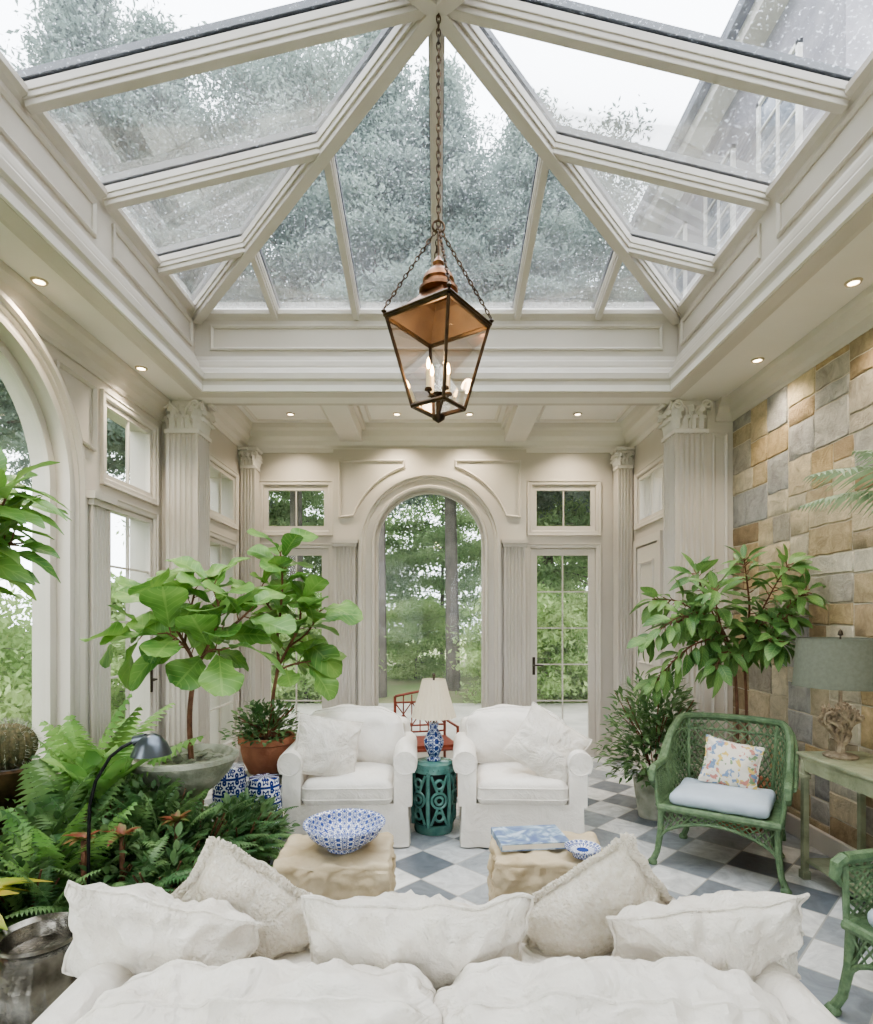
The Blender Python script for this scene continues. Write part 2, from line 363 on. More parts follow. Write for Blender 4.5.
# ------------------------------------------------------------ camera
cam=bpy.data.cameras.new('camera'); co=bpy.data.objects.new('camera',cam); COL.objects.link(co)
co.location=(0,0,1.55); co.rotation_euler=(pi/2,0,0)
cam.sensor_fit='HORIZONTAL'; cam.sensor_width=36; cam.lens=580/873*36; cam.shift_y=108/873; cam.clip_start=.05; cam.clip_end=200
bpy.context.scene.camera=co

# ------------------------------------------------------------ room shell
XL,XR,YB,YF,YA,ZC=-2.45,2.62,6.56,-2.0,5.12,3.48
S='structure'
G().cb(XL-.2,XR+.2,YF-.2,YB+.2,-.1,0).obj('floor',floorm,kind=S,label='diagonal checkered floor of white marble and blue-grey slate')
lw_holes=[arch(3.0,.80,.2,2.42),arch(.75,.80,.2,2.42),rect(4.28,5.01,.06,2.42),rect(4.28,5.01,2.60,3.18)]
G().poly(rect(YF-.2,YA+.3,0,ZC),lw_holes,(XL,0,0),(0,1,0),(0,0,1),(-.2,0,0)).obj('wall_left',paint,kind=S)
G().poly(rect(YA+.05,YB+.2,0,3.85),[rect(5.5,6.25,.06,2.35),rect(5.5,6.25,2.58,3.08)],(-2.17,0,0),(0,1,0),(0,0,1),(-.279,0,0)).obj('wall_alcove_left',paint,kind=S)
G().poly(rect(YA+.05,YB+.2,0,3.85),[rect(5.5,6.25,2.58,3.08)],(2.17,0,0),(0,1,0),(0,0,1),(.26,0,0)).obj('wall_alcove_right',paint,kind=S)
G().cb(2.39,XR+.2,YA,YA+.1,0,ZC).obj('wall_return_right',paint,kind=S)
CX=-.075
bh=[arch(CX,.62,.12,2.40),rect(1.06,1.80,.02,2.36),rect(1.08,1.80,2.56,3.07),rect(-1.96,-1.22,.02,2.36),rect(-1.96,-1.22,2.56,3.07)]
G().poly(rect(-2.4,2.4,0,3.85),bh,(0,YB,0),(1,0,0),(0,0,1),(0,.2,0)).obj('wall_back',paint,kind=S)
G().poly(rect(XL-.2,XR+.2,0,ZC),[arch(-1.2,.9,.2,2.3),arch(1.2,.9,.2,2.3)],(0,YF,0),(1,0,0),(0,0,1),(0,-.2,0)).obj('wall_front',paint,kind=S)
# stone wall
g=G(); cols=[]
pal=[C(196,182,156),C(184,166,136),C(206,195,172),C(174,158,132),C(184,180,172),C(168,148,120),C(210,202,184),C(178,170,156),C(192,170,134),C(200,184,154),C(172,170,166)]
rs=random.Random(9)
def split(a,b,c,d):
    w,h=b-a,d-c
    if w>.58 or (h<.34 and w>.36 and rs.random()<.5) :
        if w>h*.9:
            k=a+w*rs.uniform(.28,.72); split(a,k,c,d); split(k,b,c,d); return
    if h>.30:
        k=c+h*rs.uniform(.28,.72); split(a,b,c,k); split(a,b,k,d); return
    if w>.46:
        k=a+w*rs.uniform(.4,.6); split(a,k,c,d); split(k,b,c,d); return
    m=.004; dpt=rs.uniform(.006,.011); x=XR
    a+=m;b-=m;c+=m;d-=m
    nu=max(2,int((b-a)/.05)); nv=max(2,int((d-c)/.05)); vs=[];fs=[]
    e=min(.006,(b-a)*.3,(d-c)*.3)
    us=[a]+[a+e+(b-a-2*e)*i/nu for i in range(nu+1)]+[b]; zs=[c]+[c+e+(d-c-2*e)*i/nv for i in range(nv+1)]+[d]
    nu=len(us)-1; nv=len(zs)-1
    for i,y0 in enumerate(us):
        for j,z0 in enumerate(zs):
            bd=i in(0,nu) or j in(0,nv); y=y0;z=z0
            y+=.009*noise.noise(V((y0*12,z0*12,1))); z+=.009*noise.noise(V((y0*12,z0*12,9)))
            jx=noise.noise(V((y*8,z*8,3)))*.006
            vs.append((x-(.001 if bd else dpt+jx),y,min(z,ZC)))
    for i in range(nu):
        for j in range(nv): q=i*(nv+1)+j; fs.append((q,q+1,q+nv+2,q+nv+1))
    g.add(vs,fs); cc=list(rs.choice(pal)); k=rs.uniform(.82,1.06); cc=[q*k for q in cc[:3]]+[1]; cols.extend([cc]*len(fs))
yy=YF
while yy<YA-.01:
    y2=min(yy+1.78,YA); split(yy,y2,0,1.2); split(yy,y2,1.2,2.35); split(yy,y2,2.35,ZC); yy=y2
sw=g.obj('stone_facing',stonem,recalc=False,smooth=True)
ca=sw.data.color_attributes.new('Col','FLOAT_COLOR','CORNER')
arr=np.zeros((len(sw.data.loops),4),dtype=np.float32)
for p in sw.data.polygons: arr[p.loop_start:p.loop_start+p.loop_total]=cols[p.index]
ca.data.foreach_set('color',arr.ravel())
wr=G().cb(XR,XR+.2,YF-.2,YA,0,ZC).obj('wall_right',mortar,kind=S,label='wall of rough tan and grey ashlar stone blocks')
sw.parent=wr

# ceiling + skylight curb
A=2.08; AY0,AY1=.84,5.0; YM=2.92; ZE=4.22; ZA=4.73
G().poly(rect(XL-.2,XR+.2,YF-.2,YA+.05),[rect(-1.97,1.97,.95,4.89)],(0,0,ZC),(1,0,0),(0,1,0),(0,0,.05)).obj('ceiling',paint_l,kind=S)
ring=[(-A,AY0,0),(A,AY0,0),(A,AY1,0),(-A,AY1,0)]
prof=[(.1,ZC+.01),(.1,4.19),(.0,4.23),(-.03,4.22),(-.05,4.20),(-.05,4.165),(-.02,4.15),(0,4.13),(0,3.82),(-.02,3.81),(-.03,3.775),(-.055,3.755),(-.06,3.72),(-.06,3.70),(-.085,3.68),(-.1,3.645),(-.125,3.63),(-.125,3.58),(-.105,3.565),(-.105,3.53),(-.09,3.52),(-.09,ZC-.005),(.0,ZC-.005)]
G().sweep(ring,prof,(0,0,1),True).obj(trimname(),paint,kind=S,label='panelled entablature ring below the skylight')
pp=[(0,0),(0,.014),(-.012,.022),(-.03,.01),(-.03,0)]
def panel(pts,Nn,prof=pp,m=paint):
    G().sweep(pts,prof,Nn,True).obj(trimname(),m,kind=S)
panel([(-1.95,AY1,3.87),(1.95,AY1,3.87),(1.95,AY1,4.09),(-1.95,AY1,4.09)],(0,-1,0))
for sx in(-1,1):
    for k in range(3):
        y0=AY0+.1+k*1.387; y1=y0+1.2
        panel([(sx*A,y0,3.87),(sx*A,y1,3.87),(sx*A,y1,4.09),(sx*A,y0,4.09)],(-sx,0,0))
cp=[(0,3.30),(-.015,3.30),(-.02,3.33),(-.05,3.36),(-.07,3.41),(-.11,3.44),(-.12,3.478),(0,3.478)]
G().sweep([(XL,YA+.05,0),(XL,YF,0),(XR,YF,0),(XR,YA,0),(2.46,YA,0)],cp,(0,0,1),False,center=(0,1,0)).obj(trimname(),paint,kind=S)
# alcove header, ceiling, coffers
ZH=3.53; ZL=3.74
G().cb(-2.4,2.4,YA-.02,YA+.24,ZH,3.85).cb(-2.4,2.4,YA-.04,YA+.26,ZH+.03,ZH+.06).obj(trimname(),paint,kind=S,bevel=.006)
G().cb(-2.4,2.4,YA+.24,YB+.2,ZL,3.85).obj('ceiling_alcove',paint_w,kind=S)
cp2=[(0,3.44),(-.015,3.44),(-.02,3.485),(-.05,3.51),(-.06,3.56),(-.09,3.60),(-.10,3.66),(-.12,3.69),(-.13,ZL-.001),(0,ZL-.001)]
G().sweep([(-2.17,YA+.25,0),(-2.17,YB,0),(2.17,YB,0),(2.17,YA+.25,0)],cp2,(0,0,1),False,center=(0,5,0)).obj(trimname(),paint_l,kind=S)
for x in(-.95,.88):
    G().cb(x-.12,x+.12,YA+.24,YB-.06,ZH+.02,ZL).cb(x-.16,x+.16,YA+.24,YB-.06,ZL-.07,ZL).obj(trimname(),paint_l,kind=S,bevel=.006)
for x0,x1 in((-1.98,-1.16),(-.74,.67),(1.09,1.98)):
    G().sweep([(x0,5.5,ZL),(x1,5.5,ZL),(x1,6.36,ZL),(x0,6.36,ZL)],[(0,0),(0,.015),(-.02,.02),(-.035,0)],(0,0,-1),True).obj(trimname(),paint_l,kind=S)
# ------------- skylight frame
sky=empty('skylight',(0,YM,ZE),label='hipped glass roof with painted rafters and rain-wet panes',cat='skylight',kind=S)
apex=V((0,YM,ZA))
def beam(name,p0,p1,w,h):
    p0=V(p0);p1=V(p1); d=(p1-p0).normalized(); s=d.cross(V((0,0,1))).normalized(); n=s.cross(d)
    o=V((0,YM,ZE)); g=G()
    def bar(w,h0,h1,g):
        vs=[q-o+s*a+n*b for q in(p0,p1) for a,b in((-w/2,h0),(w/2,h0),(w/2,h1),(-w/2,h1))]
        g.add(vs,[(0,1,2,3),(7,6,5,4),(0,4,5,1),(1,5,6,2),(2,6,7,3),(3,7,4,0)])
    bar(w*.62,-h,-h*.3,g); bar(w*.85,-h*.72,-h*.2,g); bar(w,-h*.45,-.004,g)
    g.obj(name,paint,parent=sky,bevel=.004)
    c=G(); bar(w*1.12,.012,.05,c); c.obj('glazing_cap',dcap,parent=sky)
for sx,sy in((-1,1),(1,1),(-1,-1),(1,-1)):
    beam('hip_rafter',(sx*A,YM+sy*A,ZE),apex,.12,.13)
for k in(1,2,3):
    t=k/3; z=ZE+(ZA-ZE)*t
    for sx in(-1,1):
        for sy in(-1,1):
            if k==3 and sy==-1: continue
            beam('rafter',(sx*A,YM+sy*A*(1-t),ZE),(sx*A*(1-t),YM+sy*A*(1-t),z),.085,.11)
            if k==3: continue
            beam('rafter',(sx*A*(1-t),YM+sy*A,ZE),(sx*A*(1-t),YM+sy*A*(1-t),z),.075,.1)
beam('rafter',(0,YM+A,ZE),apex,.08,.1); beam('rafter',(0,YM-A,ZE),apex,.08,.1)
corners=[V((-A,YM-A,ZE)),V((A,YM-A,ZE)),V((A,YM+A,ZE)),V((-A,YM+A,ZE))]
for i in range(4):
    g=G(); a,b=corners[i],corners[(i+1)%4]; o=V((0,YM,ZE-.006)); g.add([a-o,b-o,apex-o],[(0,1,2)])
    g.obj('glass_pane',roofglass,parent=sky,recalc=False)
# ------------- windows
wi=[0];di=[0]
def pbox(g,O,U,W,Nn,u0,u1,v0,v1,n0,n1):
    vs=[O+U*u+W*v+Nn*n for n in(n0,n1) for u,v in((u0,v0),(u1,v0),(u1,v1),(u0,v1))]
    g.add(vs,[(0,1,2,3),(7,6,5,4),(0,4,5,1),(1,5,6,2),(2,6,7,3),(3,7,4,0)])
casing=[(0,0),(0,.010),(.010,.018),(.038,.018),(.045,.026),(.056,.026),(.056,0)]
def window(O,U,Nn,u0,u1,v0,v1,nx,ny,door=False,hinge=1,fr=.035,depth=-.025,gm=None):
    O,U,Nn=V(O),V(U),V(Nn); W=V((0,0,1))
    if door: di[0]+=1; nm='door_%d'%di[0]
    else: wi[0]+=1; nm='window_%d'%wi[0]
    g=G(); P=lambda u,v,n:O+U*u+W*v+Nn*n
    e=.003; a0,a1,b0,b1=u0+e,u1-e,v0+e,v1-e
    bot=.2 if door else fr
    pbox(g,O,U,W,Nn,a0,a0+fr,b0,b1,depth-.02,depth+.02); pbox(g,O,U,W,Nn,a1-fr,a1,b0,b1,depth-.02,depth+.02)
    pbox(g,O,U,W,Nn,a0+fr,a1-fr,b0,b0+bot,depth-.02,depth+.02); pbox(g,O,U,W,Nn,a0+fr,a1-fr,b1-fr,b1,depth-.02,depth+.02)
    c0,c1,d0,d1=a0+fr,a1-fr,b0+bot,b1-fr
    for i in range(1,nx):
        u=c0+(c1-c0)*i/nx; pbox(g,O,U,W,Nn,u-.007,u+.007,d0,d1,depth-.012,depth+.012)
    for i in range(1,ny):
        v=d0+(d1-d0)*i/ny; pbox(g,O,U,W,Nn,c0,c1,v-.007,v+.007,depth-.0115,depth+.0115)
    path=[P(u0,v0,.0),P(u0,v1,.0),P(u1,v1,0),P(u1,v0,0)]
    if door: g.sweep(path,casing,Nn,False,center=P((u0+u1)/2,v0,0))
    else: g.sweep(path,casing,Nn,True)
    f=g.obj(nm,doorp,kind=S)
    gg=G(); gg.add([P(c0,d0,depth),P(c1,d0,depth),P(c1,d1,depth),P(c0,d1,depth)],[(0,1,2,3)]); gg.obj('glass_pane',gm or glass,parent=f,recalc=False)
    if door:
        h=G(); u=(a1-fr*.5) if hinge>0 else (a0+fr*.5); pbox(h,O,U,W,Nn,u-.015,u+.015,.93,1.13,depth+.02,depth+.028)
        h.tube([P(u,1.04,depth+.028),P(u,1.04,depth+.07),P(u-hinge*.03,1.04,depth+.075),P(u-hinge*.1,1.035,depth+.07)],.008)
        h.obj('door_handle',brass,parent=f,smooth=True)
    return f
def archwin(O,U,Nn,cx,r,z0,zs,fr=.05,depth=-.1,wide=.15,gm=None):
    O,U,Nn=V(O),V(U),V(Nn); W=V((0,0,1)); wi[0]+=1
    P=lambda u,v,n:O+U*u+W*v+Nn*n
    pts=arch(cx,r-.002,z0+.002,zs,36); path=[P(u,v,depth) for u,v in pts]
    g=G(); g.sweep(path,[(0,-.03),(0,.03),(-fr,.03),(-fr,-.03)],Nn,True)
    op=[P(cx+r,z0,0)]+[P(u,v,0) for u,v in pts[2:]]+[P(cx-r,z0,0)]
    k=wide/.15
    g.sweep(op,[(0.0,0),(0,.05),(.02*k,.055),(.03*k,.03),(.085*k,.03),(.095*k,.05),(.11*k,.05),(.12*k,.075),(.15*k,.075),(.15*k,0)],Nn,False,center=P(cx,zs,0))
    f=g.obj('window_%d'%wi[0],paint,kind=S,smooth=True)
    gg=G(); ip=arch(cx,r-fr,z0+fr,zs,36); gg.add([P(u,v,depth) for u,v in ip],[tuple(range(len(ip)))]); gg.obj('glass_pane',gm or glass,parent=f,recalc=False)
    return f
archwin((XL,0,0),(0,1,0),(1,0,0),3.0,.80,.2,2.42,fr=.06,depth=-.07,wide=.15)
archwin((XL,0,0),(0,1,0),(1,0,0),.75,.80,.2,2.42,fr=.06,depth=-.07,wide=.15)
window((XL,0,0),(0,1,0),(1,0,0),4.28,5.01,.06,2.42,2,5,True)
window((XL,0,0),(0,1,0),(1,0,0),4.28,5.01,2.60,3.18,2,1)
window((-2.17,0,0),(0,1,0),(1,0,0),5.5,6.25,.06,2.35,2,5,True,-1)
window((-2.17,0,0),(0,1,0),(1,0,0),5.5,6.25,2.58,3.08,2,1)
window((2.17,0,0),(0,1,0),(-1,0,0),5.5,6.25,2.58,3.08,2,1)
window((0,YB,0),(1,0,0),(0,-1,0),1.06,1.80,.02,2.36,2,5,True,-1,fr=.075,gm=glass2)
window((0,YB,0),(1,0,0),(0,-1,0),1.08,1.80,2.56,3.07,2,1,fr=.05,gm=glass2)
window((0,YB,0),(1,0,0),(0,-1,0),-1.96,-1.22,.02,2.36,2,5,True,1,fr=.075,gm=glass2)
window((0,YB,0),(1,0,0),(0,-1,0),-1.96,-1.22,2.56,3.07,2,1,fr=.05,gm=glass2)
for x in(-1.2,1.2): archwin((0,YF,0),(1,0,0),(0,1,0),x,.9,.2,2.3)  # unseen arched windows behind the camera, added to bring in light
YBay=YB-.07
G().poly(rect(CX-1.08,CX+1.08,0,3.46),[arch(CX,.62,.12,2.40)],(0,YBay,0),(1,0,0),(0,0,1),(0,.07,0)).obj(trimname(),paint,kind=S)
archwin((0,YBay,0),(1,0,0),(0,-1,0),CX,.62,.12,2.40,fr=.03,depth=-.12,wide=.17,gm=glass2)
def fluted(g,x0,x1,y0,y1,z0,z1,n,sides='fxX',M=None,fr=.84):
    pts=[]
    def side(a,b,nf,on):
        a=V(a);b=V(b);pts.append(a)
        if not on: return
        L=(b-a).length; d=(b-a)/L; nrm=V((-d.y,d.x)); mg=L*(1-fr)/2; st=(L-2*mg)/nf; r=st*.38
        for i in range(nf):
            c=a+d*(mg+st*(i+.5))
            for k in range(7):
                t=pi-pi*k/6; pts.append(c+d*r*math.cos(t)+nrm*r*1.1*math.sin(t))
    n2=max(2,int(round(n*(y1-y0)/(x1-x0))))
    side((x0,y0),(x1,y0),n,'f' in sides); side((x1,y0),(x1,y1),n2,'X' in sides); side((x1,y1),(x0,y1),n,False); side((x0,y1),(x0,y0),n2,'x' in sides)
    k=len(pts); tri=tessellate_polygon([[V((p.x,p.y,0)) for p in pts]])
    vs=[(p.x,p.y,z0) for p in pts]+[(p.x,p.y,z1) for p in pts]
    fs=[tuple(t)for t in tri]+[tuple(i+k for i in t)for t in tri]+[(i,(i+1)%k,(i+1)%k+k,i+k) for i in range(k)]
    g.add(vs,fs,M)
def leafcurl(w,h,out):
    vs=[];fs=[]
    n=10
    for i in range(n+1):
        t=i/n
        z=h*(t/.8) if t<.8 else h*(1-(t-.8)*1.6)
        y=-out*(t**2.2)*(1.0 if t<.85 else 1.0+(t-.85)*.3)-.006
        ww=w*(.72+.4*math.sin(t*pi*.8))*(1-max(0,t-.7)*1.8)*(1+.2*math.cos(i*pi))
        for s in(-1,-.5,0,.5,1): vs.append((s*ww/2,y+abs(s)*.03-(.008 if s==0 else 0),z))
    for i in range(n):
        for j in range(4): q=i*5+j; fs.append((q,q+1,q+6,q+5))
    return vs,fs
def capital(g,w,h,z0,c):
    cx,cy=c
    r=w/2*.86
    g.lathe([(r*1.414*.98,0),(r*1.414*.98,h*.5),(r*1.414*1.1,h*.8),(r*1.414*1.15,h*.86)],4,(cx,cy,z0))
    q=w/2*1.3
    g.cb(cx-q,cx+q,cy-q,cy+q,z0+h*.89,z0+h*.94); g.cb(cx-q*1.06,cx+q*1.06,cy-q*1.06,cy+q*1.06,z0+h*.94,z0+h)
    g.cb(cx-w*.54,cx+w*.54,cy-w*.54,cy+w*.54,z0-.025,z0+.008)
    for k in range(4):
        Rz=Matrix.Rotation(k*pi/2,4,'Z')
        for row,(hh,cnt,ou) in enumerate(((h*.66,3,w*.26),(h*.38,4,w*.2))):
            for i in range(cnt):
                vs,fs=leafcurl(w/cnt*.9,hh,ou)
                u=(i+.5)/cnt-.5
                g.add(vs,fs,Matrix.Translation((cx,cy,z0+.01))@Rz@Matrix.Translation((u*w*1.0,-r-.004-row*.01,0)))
        for sg in(-1,1):
            pts=[(sg*w*.10,-r*1.1,h*.42),(sg*w*.16,-r*1.25,h*.62)]
            for i in range(22):
                a=i/21*pi*2.8; rr=w*.15*(1-i/26); pts.append((sg*(w*.46-rr*math.cos(a)*1.0),-r*1.42,h*.70+rr*math.sin(a)))
            g.tube(pts,[w*.038]*24,6,M=Matrix.Translation((cx,cy,z0))@Rz)
        g.lathe([(0,-.025),(w*.07,-.012),(w*.09,.0),(w*.06,.014),(0,.025)],10,M=Matrix.Translation((cx,cy,z0))@Rz@Matrix.Translation((0,-q,h*.9))@Matrix.Rotation(pi/2,4,'X'))
def column(x,y,w,ztop,zcap,n,label):
    e=empty('column',(x,y,0),label=label,cat='column')
    g=G(); fluted(g,-w/2,w/2,-w/2,w/2,.28,zcap,n,'fxX'); g.obj('shaft',paint,parent=e,smooth=True)
    g=G(); g.cb(-w*.6,w*.6,-w*.6,w*.6,0,.16); g.cb(-w*.56,w*.56,-w*.56,w*.56,.16,.2); g.cb(-w*.58,w*.58,-w*.58,w*.58,.2,.24); g.cb(-w*.53,w*.53,-w*.53,w*.53,.24,.28); g.obj('base',paint,parent=e,bevel=.01)
    g=G(); capital(g,w,ztop-zcap,zcap,(0,0)); g.obj('capital',paint_l,parent=e,smooth=True,label='carved acanthus-leaf capital')
lab='square fluted column with carved leafy capital, painted greige'
column(-2.24,5.24,.28,ZH-.003,3.22,5,lab); column(2.24,5.24,.28,ZH-.003,3.22,5,lab)
column(-2.07,6.44,.16,3.436,3.24,4,lab); column(2.07,6.44,.16,3.436,3.24,4,lab)
for x in(CX-.945,CX+.945):
    e=empty('pilaster',(x,YBay,0),label='fluted pilaster beside the arched garden window',cat='pilaster',kind=S)
    g=G(); fluted(g,-.12,.12,-.06,0,.22,2.36,5,'f'); g.cb(-.14,.14,-.08,0,0,.22); g.cb(-.135,.135,-.075,0,2.36,2.40);g.cb(-.15,.15,-.09,0,2.40,2.44); g.obj('shaft',paint,parent=e,smooth=True)
for yc in(4.075,1.875,):
    e=empty('pilaster',(XL,yc,0),pi/2,label='fluted pilaster carrying the side wall arch',cat='pilaster',kind=S)
    g=G(); fluted(g,-.11,.11,-.1,0,.2,2.34,5,'fxX'); g.cb(-.12,.12,-.12,0,0,.2); g.cb(-.12,.12,-.115,0,2.34,2.38); g.cb(-.14,.14,-.135,0,2.38,2.43); g.obj('shaft',paint,parent=e,smooth=True)
def spand(cx,r,zs,ztop,xo,sgn,P,Nn):
    pts=[]
    for i in range(9):
        a=math.radians(20+i*6.5); pts.append((cx+sgn*r*math.cos(a),zs+r*math.sin(a)))
    pts=[p for p in pts if abs(p[0]-cx)<abs(xo-cx)-.04 and p[1]<ztop-.03]
    pts=[(xo,pts[0][1]-.02)]+pts+[(pts[-1][0],ztop),(xo,ztop)]
    G().sweep([P(*p) for p in pts],[(0,0),(0,.02),(-.012,.028),(-.026,.01),(-.026,0)],Nn,True).obj(trimname(),paint,kind=S)
for s_ in(-1,1):
    spand(CX,.90,2.40,3.34,CX+s_*1.02,s_,lambda u,v:V((u,YBay,v)),(0,-1,0))
spand(3.0,1.03,2.42,3.22,4.15,1,lambda u,v:V((XL,u,v)),(1,0,0))
spand(3.0,1.03,2.42,3.22,1.95,-1,lambda u,v:V((XL,u,v)),(1,0,0))
panel([(2.43,YA,.3),(2.57,YA,.3),(2.57,YA,3.2),(2.43,YA,3.2)],(0,-1,0))
di[0]+=1
g=G(); g.cb(2.13,2.169,5.6,6.15,.01,2.3)
for z0,z1 in((.15,.95),(1.1,2.15)): g.sweep([(2.13,5.68,z0),(2.13,6.07,z0),(2.13,6.07,z1),(2.13,5.68,z1)],pp,(-1,0,0),True)
g.sweep([(2.17,5.58,0),(2.17,5.58,2.32),(2.17,6.17,2.32),(2.17,6.17,0)],[(0,0),(0,.05),(.08,.05),(.08,0)],(-1,0,0),False,center=(2.17,5.9,0)); g.obj('door_%d'%di[0],doorp,kind=S)
for nm,a in(('baseboard_left',(XL,XL+.03,YF,4.2,0,.16)),('baseboard_right',(XR-.06,XR-.03,YF,YA,0,.14)),):
    G().cb(*a).obj(nm,paint,kind=S,bevel=.008)
# downlights
dl=[(-2.26,4.44),(-2.26,3.3),(-2.26,2.0),(2.38,4.3),(2.38,3.31),(2.38,2.2)]
first=None
def downlight(x,y,z,en):
    global first
    e=empty('downlight',(x,y,z),label='small recessed ceiling downlight, lit warm',cat='downlight',group='recessed downlights')
    if first is None:
        q=.030
        g=G(); g.sweep([(q*math.cos(2*pi*k/24),q*math.sin(2*pi*k/24),0) for k in range(24)],[(0,-.001),(0,-.010),(.010,-.010),(.015,-.001)],(0,0,1),True); a=g.obj('trim_ring',goldr,smooth=True)
        g=G(); g.add([(q*.98*math.cos(2*pi*k/24),q*.98*math.sin(2*pi*k/24),-.006) for k in range(24)],[tuple(range(24))]); b=g.obj('lens',edown,recalc=False); first=(a,b); a.parent=e;b.parent=e
    else:
        for q in first:
            k=q.copy(); COL.objects.link(k); k.parent=e
    l=bpy.data.lights.new('spot','SPOT'); l.energy=en; l.color=(1,.86,.68); l.spot_size=2.0; l.spot_blend=.8; l.shadow_soft_size=.04
    lo=bpy.data.objects.new('spot_light',l); COL.objects.link(lo); lo.parent=e; lo.location=(0,0,-.03)
for x,y in dl: downlight(x,y,ZC,46)
for x in(-1.55,-.42,.35,1.5): downlight(x,6.16,ZL,60)

# ------------------------------------------------------------ soft furnishing helpers
def rb(g,w,d,h,r,M=None,n=14,puff=0,amp=0,seed=0,fs=7,pufy=0,sag=0,seam=None):
    hw,hd,hh=w/2,d/2,h/2; r=min(r,hw*.999,hd*.999,hh*.999)
    idx={};vs=[];F=[]
    rng=[-1+2*i/n for i in range(n+1)]; rng=[math.sin(x*pi/2)*.5+x*.5 for x in rng]
    def pos(p):
        q=V((p[0]*hw,p[1]*hd,p[2]*hh)); inn=V((max(-hw+r,min(hw-r,q.x)),max(-hd+r,min(hd-r,q.y)),max(-hh+r,min(hh-r,q.z))))
        o=q-inn; nn=o.normalized(); q=inn+nn*r
        q.z+=nn.z*puff*(1-p[0]**2)*(1-p[1]**2); q.y+=nn.y*pufy*(1-p[0]**2)*(1-p[2]**2)
        if sag and nn.z>0: q.z-=sag*(abs(p[0])**3)*nn.z
        if amp:
            s=V((seed*3.1,seed*1.7,0)); a=noise.noise(q*fs+s); b=noise.noise(q*fs*2.3+s+V((5,0,0)))
            rd=.5-abs(noise.noise(q*fs*1.4+s*2))*2
            q=q+nn*amp*(a+.4*b+.6*rd)
        return q
    def vert(p):
        k=tuple(int(round(t*10000)) for t in p)
        if k in idx: return idx[k]
        idx[k]=len(vs); vs.append(pos(p)); return idx[k]
    for ax in range(3):
        for s in(-1,1):
            for i in range(n):
                for j in range(n):
                    ids=[]
                    for a,b in((i,j),(i+1,j),(i+1,j+1),(i,j+1)):
                        p=[0,0,0];p[ax]=s;p[(ax+1)%3]=rng[a];p[(ax+2)%3]=rng[b]; ids.append(vert(p))
                    F.append(tuple(ids))
    g.add(vs,F,M)
    if seam is not None:
        for sv,ax in seam:
            ring=[(t,1) for t in rng]+[(1,-t) for t in rng[1:]]+[(-t,-1) for t in rng[1:]]+[(-1,t) for t in rng[1:-1]]
            P=[]
            for a,b in ring:
                p=(a,sv,b) if ax==1 else (a,b,sv)
                P.append(pos(p))
            g.tube(P,.006,6,True,M)
    return g
def pillow_geo(w,h,T,seed=0,amp=.01,n=40,conc=.07):
    vs=[];fs=[];idx={}
    s=V((seed*4.3,seed*2.1,seed))
    def edge(a,b):
        x=a*w/2*(1-conc*(1-b*b)*abs(a)); z=b*h/2*(1-conc*(1-a*a)*abs(b)); return x,z
    for sd in(1,-1):
        for i in range(n+1):
            for j in range(n+1):
                a=-1+2*i/n;b=-1+2*j/n
                bd=i in(0,n) or j in(0,n)
                if bd and sd==-1: idx[(sd,i,j)]=idx[(1,i,j)]; continue
                x,z=edge(a,b)
                t=T/2*((1-abs(a)**2.4)**.62)*((1-abs(b)**2.4)**.62)
                m=min(1,(1-max(abs(a),abs(b)))*6)
                q=V((x,z,sd*.4))*9+s
                rdg=abs(noise.noise(V((x*7,z*7,sd))+s*1.3))
                ang=math.atan2(z,x); rad=max(abs(a),abs(b))
                crease=math.sin(ang*22+3*noise.noise(q*.4))*max(0,rad-.5)*(1 if rad<.98 else 0)
                t+=m*amp*(noise.noise(q*.6)*1.2+.6*noise.noise(q*1.7)-rdg*1.8+crease*1.2)
                if bd: t=0
                idx[(sd,i,j)]=len(vs); vs.append((x+amp*.8*noise.noise(V((a*3,b*3,7))+s),sd*t+ (amp*1.2*noise.noise(V((a*2,b*2,3))+s)),z+amp*1.0*noise.noise(V((a*3,b*3,11))+s)))
        for i in range(n):
            for j in range(n):
                f=(idx[(sd,i,j)],idx[(sd,i+1,j)],idx[(sd,i+1,j+1)],idx[(sd,i,j+1)]); fs.append(f if sd==1 else f[::-1])
    border=[idx[(1,i,0)] for i in range(n)]+[idx[(1,n,j)] for j in range(n)]+[idx[(1,n-i,n)] for i in range(n)]+[idx[(1,0,n-j)] for j in range(n)]
    return vs,fs,[vs[k] for k in border]
def pillow(name,w,h,T,loc,rot,m,seed,label,cat='cushion',amp=.012,fringe=False,group=None):
    vs,fs,bd=pillow_geo(w,h,T,seed,amp)
    o=G().add(vs,fs).obj(name,m,smooth=True,loc=loc,rot=rot,label=label,cat=cat,group=group)
    o.data.set_sharp_from_angle(angle=pi)
    if fringe:
        g=G(); rr=random.Random(seed); nb=len(bd)
        for i in range(nb):
            a=V(bd[i]);b=V(bd[(i+1)%nb])
            for k in range(6):
                p=a.lerp(b,k/6)
                if abs(p.x)/w>abs(p.z)/h: out=V((math.copysign(1,p.x),0,.0))
                else: out=V((0,0,math.copysign(1,p.z)))
                d=(out+V((rr.uniform(-.6,.6),rr.uniform(-.6,.6),rr.uniform(-.6,.6)))).normalized()
                g.tube([p-out*.01,p+d*.014,p+d*.016+out*.013+V((0,0,-.008))],[.006,.006,.003],4)
        g.obj('fringe',fleece,parent=o)
    else:
        G().tube(bd,.006,6,True).obj('piping',m,parent=o,smooth=True)
    return o

